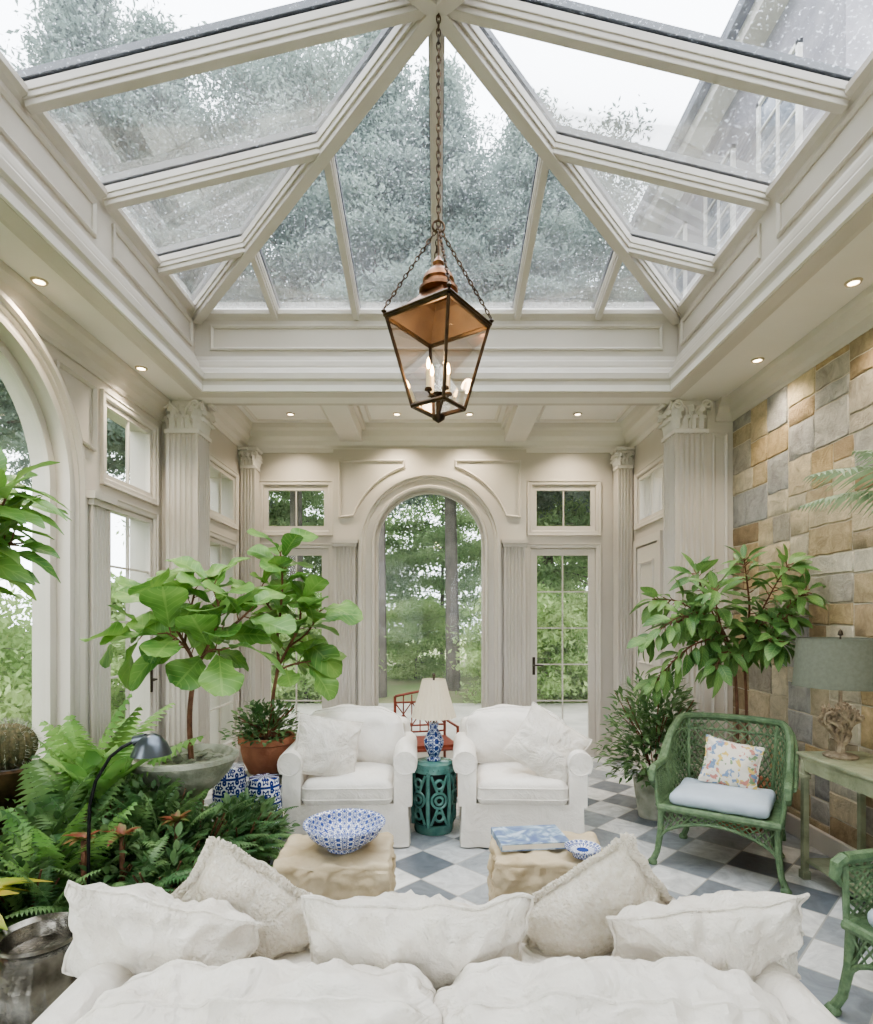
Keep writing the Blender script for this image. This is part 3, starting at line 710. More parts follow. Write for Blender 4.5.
# ------------------------------------------------------------ armchairs
ac=empty('armchair',(-.62,4.33,0),.04,label='white slipcovered armchair with rolled arms and skirt',cat='armchair',group='pair of white armchairs')
def skirt(g,w,d,z0,z1,fl=.015,amp=.006):
    pts=[]
    P=[(-w/2,-d/2),(w/2,-d/2),(w/2,d/2),(-w/2,d/2)]
    for s in range(4):
        a=V(P[s]);b=V(P[(s+1)%4])
        for k in range(40): pts.append(a.lerp(b,k/40))
    vs=[]
    for lv,t in enumerate((0,.35,.7,1)):
        for i,p in enumerate(pts):
            o=V((p.x/(w/2),p.y/(d/2))); o=V((o.x if abs(o.x)>.98 else 0,o.y if abs(o.y)>.98 else 0))
            if o.length>0:o.normalize()
            k=(1-t)*(fl+amp*math.sin(i*.9)+amp*noise.noise(V((i*.3,0,0))))
            vs.append((p.x+o.x*k,p.y+o.y*k,z0+(z1-z0)*t))
    m=len(pts);fs=[]
    for l in range(3):
        for i in range(m): j=(i+1)%m; fs.append((l*m+i,l*m+j,(l+1)*m+j,(l+1)*m+i))
    fs.append(tuple(3*m+i for i in range(m)))
    g.add(vs,fs)
def arm_geo(g,x,y0,y1,rr,zc,wb,z0,sgn):
    pts=[(-wb/2,z0),(wb/2,z0),(wb/2,zc-rr*.6)]
    for i in range(15):
        a=-.6+i/14*(pi+1.2); pts.append((rr*math.cos(a)+sgn*.015,zc+rr*math.sin(a)))
    pts.append((-wb/2,zc-rr*.6))
    m=len(pts); ys=[y0,y0+.012,y0+.03]+[y0+.03+(y1-y0-.03)*k/8 for k in range(1,9)]
    vs=[]
    for q,y in enumerate(ys):
        sc=.93 if q==0 else (.985 if q==1 else 1)
        for p in pts:
            nz=.004*noise.noise(V((p[0]*8+x,y*7,p[1]*8)))
            vs.append((x+p[0]*sc+nz,y,z0+(p[1]-z0)*(sc if p[1]>z0 else 1)+nz))
    fs=[tuple(range(m))[::-1],tuple((len(ys)-1)*m+i for i in range(m))]
    for q in range(len(ys)-1):
        for i in range(m): j=(i+1)%m; fs.append((q*m+i,q*m+j,(q+1)*m+j,(q+1)*m+i))
    g.add(vs,fs)
g=G(); skirt(g,.82,.80,.01,.3,amp=.004); g.obj('skirt',linen_a,parent=ac,smooth=True)
for s in(-1,1):
    g=G(); arm_geo(g,s*.375,-.40,.33,.085,.575,.13,.28,s); 
    g.tube([(s*.375+s*.015+.078*math.cos(a_),-.402,.575+.078*math.sin(a_)) for a_ in [i/16*2*pi for i in range(16)]],.004,5,True); g.obj('arm',linen_a,parent=ac,smooth=True)
g=G(); rb(g,.84,.2,.54,.07,Matrix.Translation((0,.34,.50))@Matrix.Rotation(-.1,4,'X'),amp=.006,seed=3); g.obj('backrest',linen_a,parent=ac,smooth=True)
g=G(); rb(g,.62,.66,.17,.055,Matrix.Translation((0,-.10,.375)),n=18,puff=.03,amp=.006,seed=4,seam=[(.45,2),(-.45,2)]); g.obj('seat_cushion',linen_a,parent=ac,smooth=True)
g=G(); rb(g,.76,.24,.42,.11,Matrix.Translation((0,.15,.65))@Matrix.Rotation(-.24,4,'X')@Matrix.Rotation(.04,4,'Y'),n=26,pufy=.05,puff=.03,amp=.014,seed=6,fs=5,sag=.05,seam=[(-.55,1)]); g.obj('back_cushion',linen_a,parent=ac,smooth=True)
ac2=empty('armchair',(.60,4.33,0),-.04,label='white slipcovered armchair with rolled arms and skirt',cat='armchair',group='pair of white armchairs')
for c in ac.children:
    k=c.copy(); COL.objects.link(k); k.parent=ac2
pillow('throw_pillow',.46,.42,.16,(-.77,4.07,.66),(-.35,.2,.25),linen2,21,'square cream throw pillow on a white armchair',amp=.009)
pillow('throw_pillow',.48,.42,.16,(.77,4.05,.67),(-.35,.55,-.25),linen2,22,'square cream throw pillow leaning on a white armchair',amp=.009)

# ------------------------------------------------------------ sofa
so=empty('sofa',(0,1.62,0),0,label='white slipcovered sofa heaped with cushions, seen from behind',cat='sofa')
g=G(); skirt(g,2.04,.95,.01,.34); g.obj('skirt',linen,parent=so,smooth=True)
g=G(); rb(g,1.96,.17,.42,.07,Matrix.Translation((0,-.38,.33)),amp=.01,seed=4); g.obj('backrest',linen,parent=so,smooth=True)
for s in(-1,1):
    g=G(); arm_geo(g,s*.96,-.44,.44,.08,.465,.13,.3,s); g.obj('arm',linen,parent=so,smooth=True)
for s in(-1,1):
    g=G(); rb(g,.86,.72,.14,.06,Matrix.Translation((s*.435,.1,.34)),n=16,puff=.02,amp=.01,seed=9+s); g.obj('seat_cushion',linen,parent=so,smooth=True)
for s in(-1,1):
    T_=Matrix.Translation((s*.445,-.14,.432))@Matrix.Rotation(s*.02,4,'Y')
    g=G(); rb(g,.88,.25,.40,.10,T_,n=56,puff=.02,amp=.032,seed=12+s*2,fs=9,pufy=.02,sag=.03,seam=[(-.62,1),(.45,1)])
    g.obj('back_cushion',linen,parent=so,smooth=True)
gp='throw pillows on the sofa'
pillow('throw_pillow',.58,.36,.25,(-.85,1.79,.545),(.35,.24,.05),linen2,31,'long white linen throw pillow with piped edge',group=gp,amp=.024)
pillow('throw_pillow',.48,.34,.22,(-.63,1.99,.55),(.3,.6,.1),fleece,32,'cream fleece throw pillow with shaggy fringe',group=gp,fringe=True)
pillow('throw_pillow',.66,.42,.27,(-.06,1.72,.545),(.3,.02,0),linen2,33,'large rumpled white linen throw pillow',group=gp,amp=.03)
pillow('throw_pillow',.48,.34,.22,(.53,1.99,.55),(.3,-.6,-.1),fleece,34,'cream fleece throw pillow with shaggy fringe',group=gp,fringe=True)
pillow('throw_pillow',.58,.36,.25,(.82,1.77,.545),(.35,-.14,-.05),linen2,35,'long white linen throw pillow with piped edge',group=gp,amp=.024)

# ------------------------------------------------------------ stone block tables
def block(x,y,w,d,h,seed,rot):
    g=G(); rb(g,w,d,h,.016,None,n=44,amp=.016,seed=seed,fs=9)
    for v in g.v:
        if v.z<h*.44:
            f=.02*noise.noise(V((v.x*16,v.y*16,v.z*10+seed)))+.012*noise.noise(V((v.x*38,v.y*38,v.z*38)))
            nx=1 if v.x>0 else -1; ny=1 if v.y>0 else -1
            if abs(v.x)>w*.46: v.x+=nx*f
            if abs(v.y)>d*.46: v.y+=ny*f
        v.z+=h/2
    return g.obj('stone_block_table',sblock,loc=(x,y,0.014),rot=(0,0,rot),smooth=True,label='rough-hewn tan sandstone block used as coffee table',cat='coffee table',group='stone block tables')
block(-.49,2.85,.54,.42,.415,3,.03); block(.55,2.88,.54,.42,.415,8,-.06)
def bowl(name,loc,r,h,foot,m,label,n=48):
    e=[(0,.012),(foot,.01),(foot,0),(foot*1.06,0),(foot*1.08,.02)]
    for i in range(1,9):
        t=i/8; e.append((foot+(r-foot)*math.sin(t*pi/2*.95)**.9,.02+(h-.02)*t**1.4))
    e.append((r*1.06,h*1.0)); e.append((r*1.05,h+.006)); 
    for i in range(8,-1,-1):
        t=i/8; e.append((max(0,foot*.9*(t>0)+(r-foot)*math.sin(t*pi/2*.95)**.9-.006*(t>0)),.028+(h-.03)*t**1.4))
    g=G(); g.lathe(e,n); return g.obj(name,m,loc=loc,smooth=True,label=label,cat='bowl')
bowl('porcelain_bowl',(-.45,2.84,.437),.19,.12,.082,bw2,'large blue and white porcelain bowl on stone block')
bowl('porcelain_dish',(.69,2.74,.437),.08,.038,.045,bw2,'small blue and white dish beside the book')
bk=empty('coffee_table_book',(.47,2.92,.438),.12,label='large illustrated book with blue cover on stone block',cat='book')
G().cb(-.17,.17,-.12,.12,0,.004).cb(-.17,.17,-.12,.12,.03,.034).cb(-.174,-.17,-.12,.12,0,.034).obj('cover',bookcov,parent=bk)
G().cb(-.169,.164,-.115,.115,.0045,.0295).obj('pages',pages,parent=bk)

# ------------------------------------------------------------ garden stool, lamp, red chair
st=empty('garden_stool',(-.02,4.30,0),label='teal glazed ceramic garden stool with pierced lattice',cat='garden stool')
G().lathe([(.125,.06),(.14,.15),(.145,.26),(.14,.37),(.12,.46)],32).obj('hollow_shade',dark,parent=st,smooth=True)  # dark drum paints the shade of the hollow behind the lattice
g=G()
g.lathe([(.12,0),(.14,0),(.147,.02),(.147,.05),(.152,.07),(.13,.07)],32); g.lathe([(.13,.44),(.155,.44),(.15,.47),(.147,.5),(.135,.508),(0,.512)],32)
for k in range(6):
    a=2*pi*k/6+.26; g.tube([(.15*math.cos(a),.15*math.sin(a),.06),(.163*math.cos(a),.163*math.sin(a),.25),(.15*math.cos(a),.15*math.sin(a),.45)],.016,8)
    b=a+pi/6
    for zc,rr in((.255,.055),(.255,.028),(.14,.03),(.37,.03)):
        pts=[]
        for i in range(20):
            t=2*pi*i/20; an=b+rr*math.cos(t)/.155; pts.append((.157*math.cos(an),.157*math.sin(an),zc+rr*math.sin(t)))
        g.tube(pts,.011,6,True)
    for q in(-1,1):
        for z0,z1 in((.08,.2),(.43,.31)):
            pts=[];
            for i in range(6):
                t=i/5; an=b+q*(.42-.33*t)*.9; pts.append((.157*math.cos(an),.157*math.sin(an),z0+(z1-z0)*t))
            g.tube(pts,.011,6)
for i in range(24):
    a=2*pi*i/24; g.lathe([(0,-.008),(.008,0),(0,.008)],6,(.153*math.cos(a),.153*math.sin(a),.472))
g.obj('body',teal,parent=st,smooth=True)
lp=empty('table_lamp',(-.02,4.30,.512),label='blue and white vase lamp with cream pleated shade',cat='table lamp')
G().lathe([(0,0),(.05,0),(.052,.015),(.035,.025),(.045,.05),(.072,.11),(.075,.15),(.05,.2),(.03,.235),(.032,.26),(.04,.275),(0,.28)],32).obj('base',bw,parent=lp,smooth=True)
G().lathe([(0,.28),(.008,.28),(.008,.62),(.014,.63),(0,.65)],12).obj('stem',brass,parent=lp,smooth=True)
g=G(); n=64; vs=[];fs=[]
for i,(r,z) in enumerate(((.165,.32),(.14,.4),(.115,.48),(.085,.60))):
    for k in range(n): a=2*pi*k/n; q=r*(1+.02*(-1)**k); vs.append((q*math.cos(a),q*math.sin(a),z))
for i in range(3):
    for k in range(n): l=(k+1)%n; fs.append((i*n+k,i*n+l,(i+1)*n+l,(i+1)*n+k))
g.add(vs,fs).obj('lamp_shade',shadec,parent=lp,recalc=False)
rc=empty('bamboo_chair',(-.10,5.25,0),.25,label='red lacquered bamboo chair with fretwork back behind lamp',cat='chair')
w=.24
for x in(-w,w):
    for y,h in((.22,.84),(-.22,.62)): G().tube([(x,y,0),(x,y,h)],.013).obj('leg',red,parent=rc,smooth=True)
    G().tube([(x,-.22,.61),(x,.22,.61)],.012).obj('armrest',red,parent=rc,smooth=True)
g=G()
g.tube([(-w,.22,.84),(-w*.5,.22,.86),(0,.22,.88),(w*.5,.22,.86),(w,.22,.84)],.012)
for z in(.78,.56,.5): g.tube([(-w,.22,z),(w,.22,z)],.009)
for x in(-.16,-.08,0,.08,.16): g.tube([(x,.22,.5),(x,.22,.85)],.006)
for x in(-.16,0,.16):
    g.tube([(x-.08,.22,.56),(x+.08,.22,.78)],.006); g.tube([(x-.08,.22,.78),(x+.08,.22,.56)],.006)
g.obj('backrest',red,parent=rc,smooth=True)
g=G(); g.cb(-w,w,-.22,.22,.43,.46)
for y in(-.22,.22): g.tube([(-w,y,.42),(w,y,.42)],.014)
g.obj('seat',red,parent=rc)

# ------------------------------------------------------------ wicker chairs
def wicker(e):
    def plan(t):
        w=.33;yf=-.27;ya=.05
        t=t*2-1; s=abs(t); sg=math.copysign(1,t)
        if s>.55:
            k=(s-.55)/.45; return V((sg*(w+.01*k),ya+(yf-ya)*k,0))
        a=s/.55*pi/2
        return V((sg*w*math.sin(a)**.8 if a>0 else 0,ya+.27*math.cos(a)**.8 if a<pi/2 else ya,0))
    def top(t):
        s=abs(t*2-1); k=max(0,min(1,(.72-s)/.4)); k=k*k*(3-2*k); return .60+.26*k
    def Sf(t,h,):
        p=plan(t); z0=.37; z=z0+(top(t)-z0)*h
        s=abs(t*2-1)
        lean=.10*h*(1-s)**.5*(z-.37)*2.0
        return V((p.x*(1+.10*h),p.y+lean+.03*h,z))
    g=G(); n=60
    g.tube([Sf(i/n,1) for i in range(n+1)],.024,8); 
    pts=[Sf(i/n,1) for i in range(n+1)]
    g.tube([p+ (V((p.x,p.y,0)).normalized()*.03)+V((0,0,-.02)) for p in pts],.016,8)
    g.tube([Sf(i/n,0) for i in range(n+1)],.018,8)
    for t in(0,1,.18,.82,.36,.64): g.tube([Sf(t,h/4) for h in range(5)],.013,6)
    g.tube([Sf(i/n,.82) for i in range(n+1)],.008,6)
    for t in(0,1):
        p=Sf(t,1); g.tube([p,p+V((0,-.04,-.02)),p+V((0,-.05,-.07)),p+V((0,-.02,-.1)),p+V((0,.01,-.07))],[.024,.024,.02,.016,.012],8)
    g.obj('frame',wick,parent=e,smooth=True)
    g=G(); K=40
    for d in(-1,1):
        for k in range(-12,K+12):
            pts=[]
            for j in range(9):
                h=j/8*.97; t=(k+d*h*8)/K
                if 0<=t<=1: pts.append(Sf(t,h)+V((0,.003*d,0)))
            if len(pts)>1: g.tube(pts,.0055,4)
    for h in(.3,.6): g.tube([Sf(i/n,h) for i in range(n+1)],.005,4)
    g.obj('lattice_back',wick,parent=e)
    g=G(); ring=[plan(i/30) for i in range(31)]; m=len(ring)
    g.add([(p.x,p.y,.375) for p in ring]+[(p.x,p.y,.345) for p in ring],[tuple(range(m)),tuple(range(m,2*m))[::-1]]+[(i,(i+1)%m,(i+1)%m+m,i+m) for i in range(m)])
    g.tube([(-.34,-.28,.36),(.34,-.28,.36)],.022,8)
    for (a,b) in(((-.33,-.28),(.33,-.28)),((-.33,-.26),(-.33,.1)),((.33,-.26),(.33,.1))):
        a=V((*a,0));b=V((*b,0)); arcp=[a.lerp(b,i/16)+V((0,0,.17+.13*math.sin(pi*i/16)**.6)) for i in range(17)]
        g.tube(arcp,.011,6)
        for i in range(0,17):
            for d in(-2,2):
                if 0<=i+d<=16: g.tube([arcp[i],V((a.lerp(b,(i+d)/16).x,a.lerp(b,(i+d)/16).y,.35))],.005,4)
    g.obj('seat',wick,parent=e)
    for x,y in((-.32,-.27),(.32,-.27),(-.25,.22),(.25,.22)):
        g=G(); sx=math.copysign(1,x); sy=math.copysign(1,y)
        g.tube([(x,y,.37),(x+.005*sx,y+.005*sy,.2),(x+.02*sx,y+.02*sy,.08),(x+.045*sx,y+.04*sy,.018)],[.02,.02,.018,.02],8); g.lathe([(0,0),(.028,.004),(.03,.018),(.018,.035),(0,.04)],10,(x+.045*sx,y+.04*sy,0)); g.obj('leg',wick,parent=e,smooth=True)
wc=empty('wicker_armchair',(1.85,3.74,0),-.6,label='green lattice wicker armchair with pale blue seat cushion',cat='armchair',group='green wicker chairs')
wicker(wc)
g=G(); rb(g,.56,.48,.075,.035,Matrix.Translation((0,-.02,.415)),n=16,puff=.02,amp=.006,seed=2); g.obj('seat_cushion',bluecush,parent=wc,smooth=True)
pillow('throw_pillow',.34,.30,.13,(1.94,3.82,.60),(-.3,.15,-.5),floral,41,'small floral throw pillow on green wicker armchair',amp=.008)
wc2=empty('wicker_armchair',(1.96,2.02,0),-1.3,label='green lattice wicker armchair with woven seat',cat='armchair',group='green wicker chairs')
for c in wc.children:
    k=c.copy(); COL.objects.link(k); k.parent=wc2

# ------------------------------------------------------------ console table & coral lamp
ct=empty('console_table',(2.38,3.08,0),label='weathered green painted console table against stone wall',cat='console table')
G().cb(-.20,.2,-.55,.44,.735,.755).cb(-.185,.19,-.535,.43,.72,.735).obj('table_top',patina,parent=ct,bevel=.005)
g=G(); 
for x in(-.17,.17): g.cb(x-.010,x+.010,-.51,.40,.65,.72)
for y in(-.51,.40): g.cb(-.17,.17,y-.010,y+.010,.65,.72)
g.obj('apron',patina,parent=ct)
for x in(-.17,.17):
    for y in(-.51,.40): 
        g=G(); g.cb(x-.017,x+.017,y-.017,y+.017,.0,.72); g.cb(x-.024,x+.024,y-.024,y+.024,.0,.05); g.cb(x-.024,x+.024,y-.024,y+.024,.60,.63); g.obj('leg',patina,parent=ct,bevel=.004)
G().cb(-.17,.17,-.52,.41,.1,.12).obj('shelf',patina,parent=ct,bevel=.004)
cl=empty('coral_table_lamp',(2.34,3.36,.755),label='carved branch coral lamp with grey-green drum shade',cat='table lamp')
G().lathe([(0,0),(.085,0),(.09,.012),(.07,.022),(.03,.03),(0,.035)],24).obj('base',coral,parent=cl,smooth=True)
g=G(); rr=random.Random(4)
def br(p,d,l,r,dep):
    q=p+d*l; mid=p+d*l*.5+V((rr.uniform(-1,1),rr.uniform(-1,1),0))*.01
    g.tube([p,mid,q],[r,r*.9,r*.85],7)
    if dep==0: return
    for k in range(3):
        nd=(d*.7+V((rr.uniform(-.9,.9),rr.uniform(-.9,.9),rr.uniform(.1,.6)))).normalized()
        qq=q+nd*l*.75
        if abs(qq.x)>.12 or abs(qq.y)>.12 or qq.z>.42: nd=V((-q.x*4,-q.y*4,.35)).normalized()
        br(q,nd,l*.78,r*.8,dep-1)
br(V((0,0,.02)),V((0,0,1)),.085,.026,4)
for k in range(4): a=k*pi/2+.4; br(V((0,0,.06)),V((math.cos(a)*.5,math.sin(a)*.5,.8)).normalized(),.095,.016,3)
g.tube([(0,0,.03),(0,0,.5)],.01,8); g.obj('coral_stem',coral,parent=cl,smooth=True)
g=G(); g.lathe([(.24,.41),(.22,.69)],48); g.lathe([(.243,.41),(.243,.42)],48); g.lathe([(.223,.68),(.223,.69)],48); g.f=[f for f in g.f if len(f)<10]; g.obj('lamp_shade',shadeg,parent=cl,smooth=True,recalc=False)
g=G(); g.tube([(0,0,.5),(0,0,.70)],.005,6); 
for k in range(3): a=k*2*pi/3; g.tube([(0,0,.68),(.218*math.cos(a),.218*math.sin(a),.68)],.003,5)
g.lathe([(0,.70),(.015,.71),(.01,.73),(0,.745)],10); g.obj('finial',brass,parent=cl,smooth=True)

# ------------------------------------------------------------ lantern
LX,LY=.01,2.92
la=empty('pendant_lantern',(LX,LY,2.56),math.radians(10),label='aged copper and glass lantern on long chains, candles lit',cat='lantern')
zb,zt=.06,.49; rb_,rt=.135,.262
def cor(r,z,k): a=pi/2*k-pi/2; return V((r*math.cos(a),r*math.sin(a),z))
g=G()
for k in range(4):
    g.tube([cor(rb_,zb,k),cor(rt,zt,k)],.009,6); g.tube([cor(rb_,zb,k),cor(rb_,zb,k+1)],.011,6); g.tube([cor(rt,zt,k),cor(rt,zt,k+1)],.012,6)
    g.tube([cor(rt*1.04,zt+.012,k),cor(rt*1.04,zt+.012,k+1)],.009,6)
    g.tube([cor(rb_,zb,k),V((0,0,.01))],.006,6)
    g.lathe([(0,-.016),(.014,0),(0,.02)],8,tuple(cor(rt*1.05,zt+.03,k)))
g.lathe([(0,-.02),(.012,-.012),(.03,.0),(.035,.015),(0,.02)],16)
g.obj('frame',bronze,parent=la,smooth=True)
for k in range(4):
    G().add([cor(rb_,zb,k),cor(rb_,zb,k+1),cor(rt,zt,k+1),cor(rt,zt,k)],[(0,1,2,3)]).obj('glass_pane',lglass,parent=la,recalc=False)
lv=[(rt,zt+.005),(rt*.72,zt+.06),(rt*.42,zt+.115),(.085,zt+.145)]
def roof(g,off,sc):
    for i in range(3):
        for k in range(4): g.add([cor(lv[i][0]*sc,lv[i][1]+off,k),cor(lv[i][0]*sc,lv[i][1]+off,k+1),cor(lv[i+1][0]*sc,lv[i+1][1]+off,k+1),cor(lv[i+1][0]*sc,lv[i+1][1]+off,k)],[(0,1,2,3)])
g=G(); roof(g,0,1)
zz=zt+.02
g.lathe([(.085,zz+.12),(.098,zz+.13),(.098,zz+.145),(.07,zz+.155),(.07,zz+.175),(.08,zz+.185),(.075,zz+.205),(.05,zz+.235),(.03,zz+.25),(.022,zz+.262),(.03,zz+.275),(.02,zz+.29),(.008,zz+.31),(0,zz+.315)],24)
g.obj('cap',copper,parent=la,smooth=True,label='copper cap')
g=G(); roof(g,-.008,.985); g.obj('cap_inside_shade',copperin,parent=la,recalc=False)  # darker inner copy of the cap; its inside shade is put into the colour
def chain(g,p0,p1,step=.036,r=.0035,lr=.012):
    p0=V(p0);p1=V(p1);d=p1-p0;n=int(d.length/step);d.normalize(); q=d.to_track_quat('Z','Y').to_matrix().to_4x4()
    for i in range(n):
        M=Matrix.Translation(p0.lerp(p1,(i+.5)/n))@q@Matrix.Rotation(pi/2*(i%2),4,'Z')
        pts=[(lr*math.cos(2*pi*k/10),0,step*.68*math.sin(2*pi*k/10)) for k in range(10)]
        g.tube(pts,r,5,True,M)
zr=.97
g=G(); chain(g,(0,0,zr),(0,0,4.66-2.56),.034,.0038,.010)
g.obj('hanging_chain',bronze,parent=la,smooth=True)
g=G()
for k in range(4): chain(g,cor(rt*1.05,zt+.04,k),(0,0,zr),.026,.003,.008)
g.tube([(.03*math.cos(2*pi*k/16),0,zr+.03*math.sin(2*pi*k/16)) for k in range(16)],.006,6,True)
g.tube([(0,0,zz+.31),(0,0,zr-.03)],.006,6)
g.obj('side_chain',bronze,parent=la,smooth=True)
G().lathe([(0,4.69-2.56),(.05,4.69-2.56),(.06,4.665-2.56),(.03,4.63-2.56),(0,4.62-2.56)],20).obj('canopy',bronze,parent=la,smooth=True)
g=G(); g.lathe([(0,.02),(.012,.02),(.012,.12),(.03,.13),(0,.14)],12)
for k in range(4):
    a=k*pi/2+.4; x,y=.06*math.cos(a),.06*math.sin(a); g.tube([(0,0,.12),(x*.6,y*.6,.10),(x,y,.13)],.005,6); g.lathe([(0,.13),(.02,.135),(.018,.145),(0,.146)],12,(x,y,0))
g.obj('candle_arm',bronze,parent=la,smooth=True)
for k in range(4):
    a=k*pi/2+.4; x,y=.06*math.cos(a),.06*math.sin(a)
    G().lathe([(0,.146),(.011,.146),(.011,.235),(0,.237)],12,(x,y,0)).obj('candle',candle,parent=la,smooth=True)
    G().lathe([(0,.237),(.007,.245),(.010,.262),(.006,.285),(0,.3)],12,(x,y,0)).obj('bulb',ebulb,parent=la,smooth=True)
l=bpy.data.lights.new('lantern_light','POINT'); l.energy=3.5; l.color=(1,.72,.45); l.shadow_soft_size=.04
lo=bpy.data.objects.new('lantern_light',l); COL.objects.link(lo); lo.parent=la; lo.location=(0,0,.32)

# ------------------------------------------------------------ foliage helpers
def leaf_tpl(L,W,kind='obov',nt=8,ns=4,fold=.18,droop=.3,wave=.0,seed=0):
    vs=[];uv=[]
    for i in range(nt+1):
        t=i/nt
        if kind=='obov':
            w=max(.03,math.sin(pi*min(.985,t**1.25*.96+.02)))**.5*(.60+.60*t)*(1-.26*math.exp(-((t-.38)/.12)**2))
        elif kind=='lance': w=math.sin(pi*min(.995,t*.96+.03))**.8
        else: w=math.sin(pi*min(.99,t*.9+.06))**.6
        for j in range(ns+1):
            s=-1+2*j/ns
            z=fold*abs(s)*w*W/2 - droop*L*t*t + wave*L*math.sin(t*14+s*2)*abs(s)
            y=L*t*(1-.12*droop*t)
            vs.append((s*w*W/2,y,z)); uv.append((s,t))
    fs=[]
    for i in range(nt):
        for j in range(ns): q=i*(ns+1)+j; fs.append((q,q+1,q+ns+2,q+ns+1))
    return np.array(vs),np.array(fs),np.array(uv)
def inst(name,items,m,parent=None,loc=(0,0,0),smooth=True,kind=None,xmin=None,xmax=None,**kw):
    VS=[];FS=[];UV=[];b=0
    for tp,M in items:
        v,f,uv=tp; A_=np.array(M); vv=v@A_[:3,:3].T+A_[:3,3]
        VS.append(vv);FS.append(f+b);UV.append(uv);b+=len(v)
    VS=np.concatenate(VS);FS=np.concatenate(FS);UV=np.concatenate(UV)
    ox=loc[0]+(parent.location.x if parent else 0)
    def soft(d): return np.where(d>0,.04*(1-np.exp(-d/.04)),d)
    if xmin is not None: VS[:,0]=(xmin+.04-ox)-soft((xmin+.04-ox)-VS[:,0])
    if xmax is not None: VS[:,0]=(xmax-.04-ox)+soft(VS[:,0]-(xmax-.04-ox))
    me=bpy.data.meshes.new(name)
    me.vertices.add(len(VS)); me.vertices.foreach_set('co',VS.ravel())
    me.loops.add(FS.size); me.loops.foreach_set('vertex_index',FS.ravel())
    me.polygons.add(len(FS)); me.polygons.foreach_set('loop_start',np.arange(0,FS.size,4)); 
    me.update(calc_edges=True)
    u=me.uv_layers.new(name='UVMap'); u.data.foreach_set('uv',UV[FS.ravel()].ravel())
    if smooth: me.shade_smooth()
    me.materials.append(m)
    o=bpy.data.objects.new(name,me); COL.objects.link(o); o.location=loc
    if parent:o.parent=parent
    return tag(o,kind=kind,**kw)
def LM(p,d,up,s,roll=0):
    y=V(d).normalized(); x=y.cross(V(up)); x=x.normalized() if x.length>1e-4 else V((1,0,0)); z=x.cross(y)
    M=Matrix((( x.x,y.x,z.x,0),(x.y,y.y,z.y,0),(x.z,y.z,z.z,0),(0,0,0,1)))
    return Matrix.Translation(p)@M@Matrix.Rotation(roll,4,'Y')@Matrix.Scale(s,4)
def rnd(a,b): return R.uniform(a,b)
def plant(name,loc,branches,tpls,lm,bm,dens,size,label,cat='plant',t0=.3,upk=.25,clampx=None,petiole=.05,xmin=None):
    e=empty(name,loc,label=label,cat=cat)
    g=G(); items=[]
    for pts,r0,r1,lf in branches:
        pts=[V(p) for p in pts]
        for _ in range(2):
            q=[pts[0]]
            for a,b in zip(pts,pts[1:]): q+= [a.lerp(b,.25),a.lerp(b,.75)]
            q.append(pts[-1]); pts=q
        m=len(pts); g.tube(pts,[r0+(r1-r0)*i/(m-1) for i in range(m)],7)
        if lf:
            L=sum((b-a).length for a,b in zip(pts,pts[1:])); nl=max(3,int(L*dens*(1-t0)))
            for i in range(nl):
                t=t0+(1-t0)*(i+R.random()*.5)/nl; f=t*(m-1); k=min(m-2,int(f)); p=pts[k].lerp(pts[k+1],f-k); d=(pts[k+1]-pts[k]).normalized()
                a=i*2.4+R.random()*.6; o=d.orthogonal().normalized(); o.rotate(Matrix.Rotation(a,3,d))
                dr=(o+d*(.3+.9*t)+V((0,0,upk))).normalized()
                s=size*rnd(.65,1.12); pp_=p+dr*petiole
                if petiole>.01: g.tube([p,pp_],.0035,4)
                items.append((R.choice(tpls),LM(pp_,dr,V((0,0,1))+V((rnd(-.4,.4),rnd(-.7,.1),0)),s,rnd(-.4,.4))))
    g.obj('trunk',bm,parent=e,smooth=True)
    inst('leaves',items,lm,parent=e,xmax=clampx,xmin=xmin)
    return e
figT=[leaf_tpl(1,.84,'obov',12,6,.22,dr,wv,s) for dr,wv,s in((.25,.04,1),(.5,.035,2),(.1,.045,3),(.8,.04,4))]
lanT=[leaf_tpl(1,.36,'lance',6,2,.3,dr,0,s) for dr,s in((.3,1),(.5,2),(.15,3),(.7,4))]
ovT=[leaf_tpl(1,.52,'lance',5,2,.3,dr,0,s) for dr,s in((.2,1),(.45,2),(.05,3))]
G().poly([(-2.4,2.3),(-1.35,2.3),(-1.08,2.7),(-1.06,3.70),(-2.4,3.95)],[],(0,0,0.003),(1,0,0),(0,1,0),(0,0,.12)).obj('planting_bed',soil,label='low bed of dark soil packed with ferns',cat='planting bed')
pl=empty('stone_planter',(-1.52,3.5,.124),label='pale carved limestone pedestal planter bowl with pebbles',cat='planter')
G().lathe([(0,0),(.17,0),(.17,.05),(.12,.08),(.09,.16),(.09,.30),(.13,.38),(.2,.44),(.26,.51),(.30,.58),(.31,.59),(.31,.615),(.28,.62),(.25,.57),(0,.55)],40).obj('bowl',limest,parent=pl,smooth=True)
g=G()
for i in range(90):
    a=rnd(0,2*pi); q=math.sqrt(R.random())*.24; s=rnd(.012,.028)
    g.lathe([(0,-s*.6),(s,-s*.2),(s,.2*s),(0,s*.6)],7,(q*math.cos(a),q*math.sin(a),.575+rnd(0,.012)))
g.obj('pebbles',limest,parent=pl,smooth=True,kind='stuff')
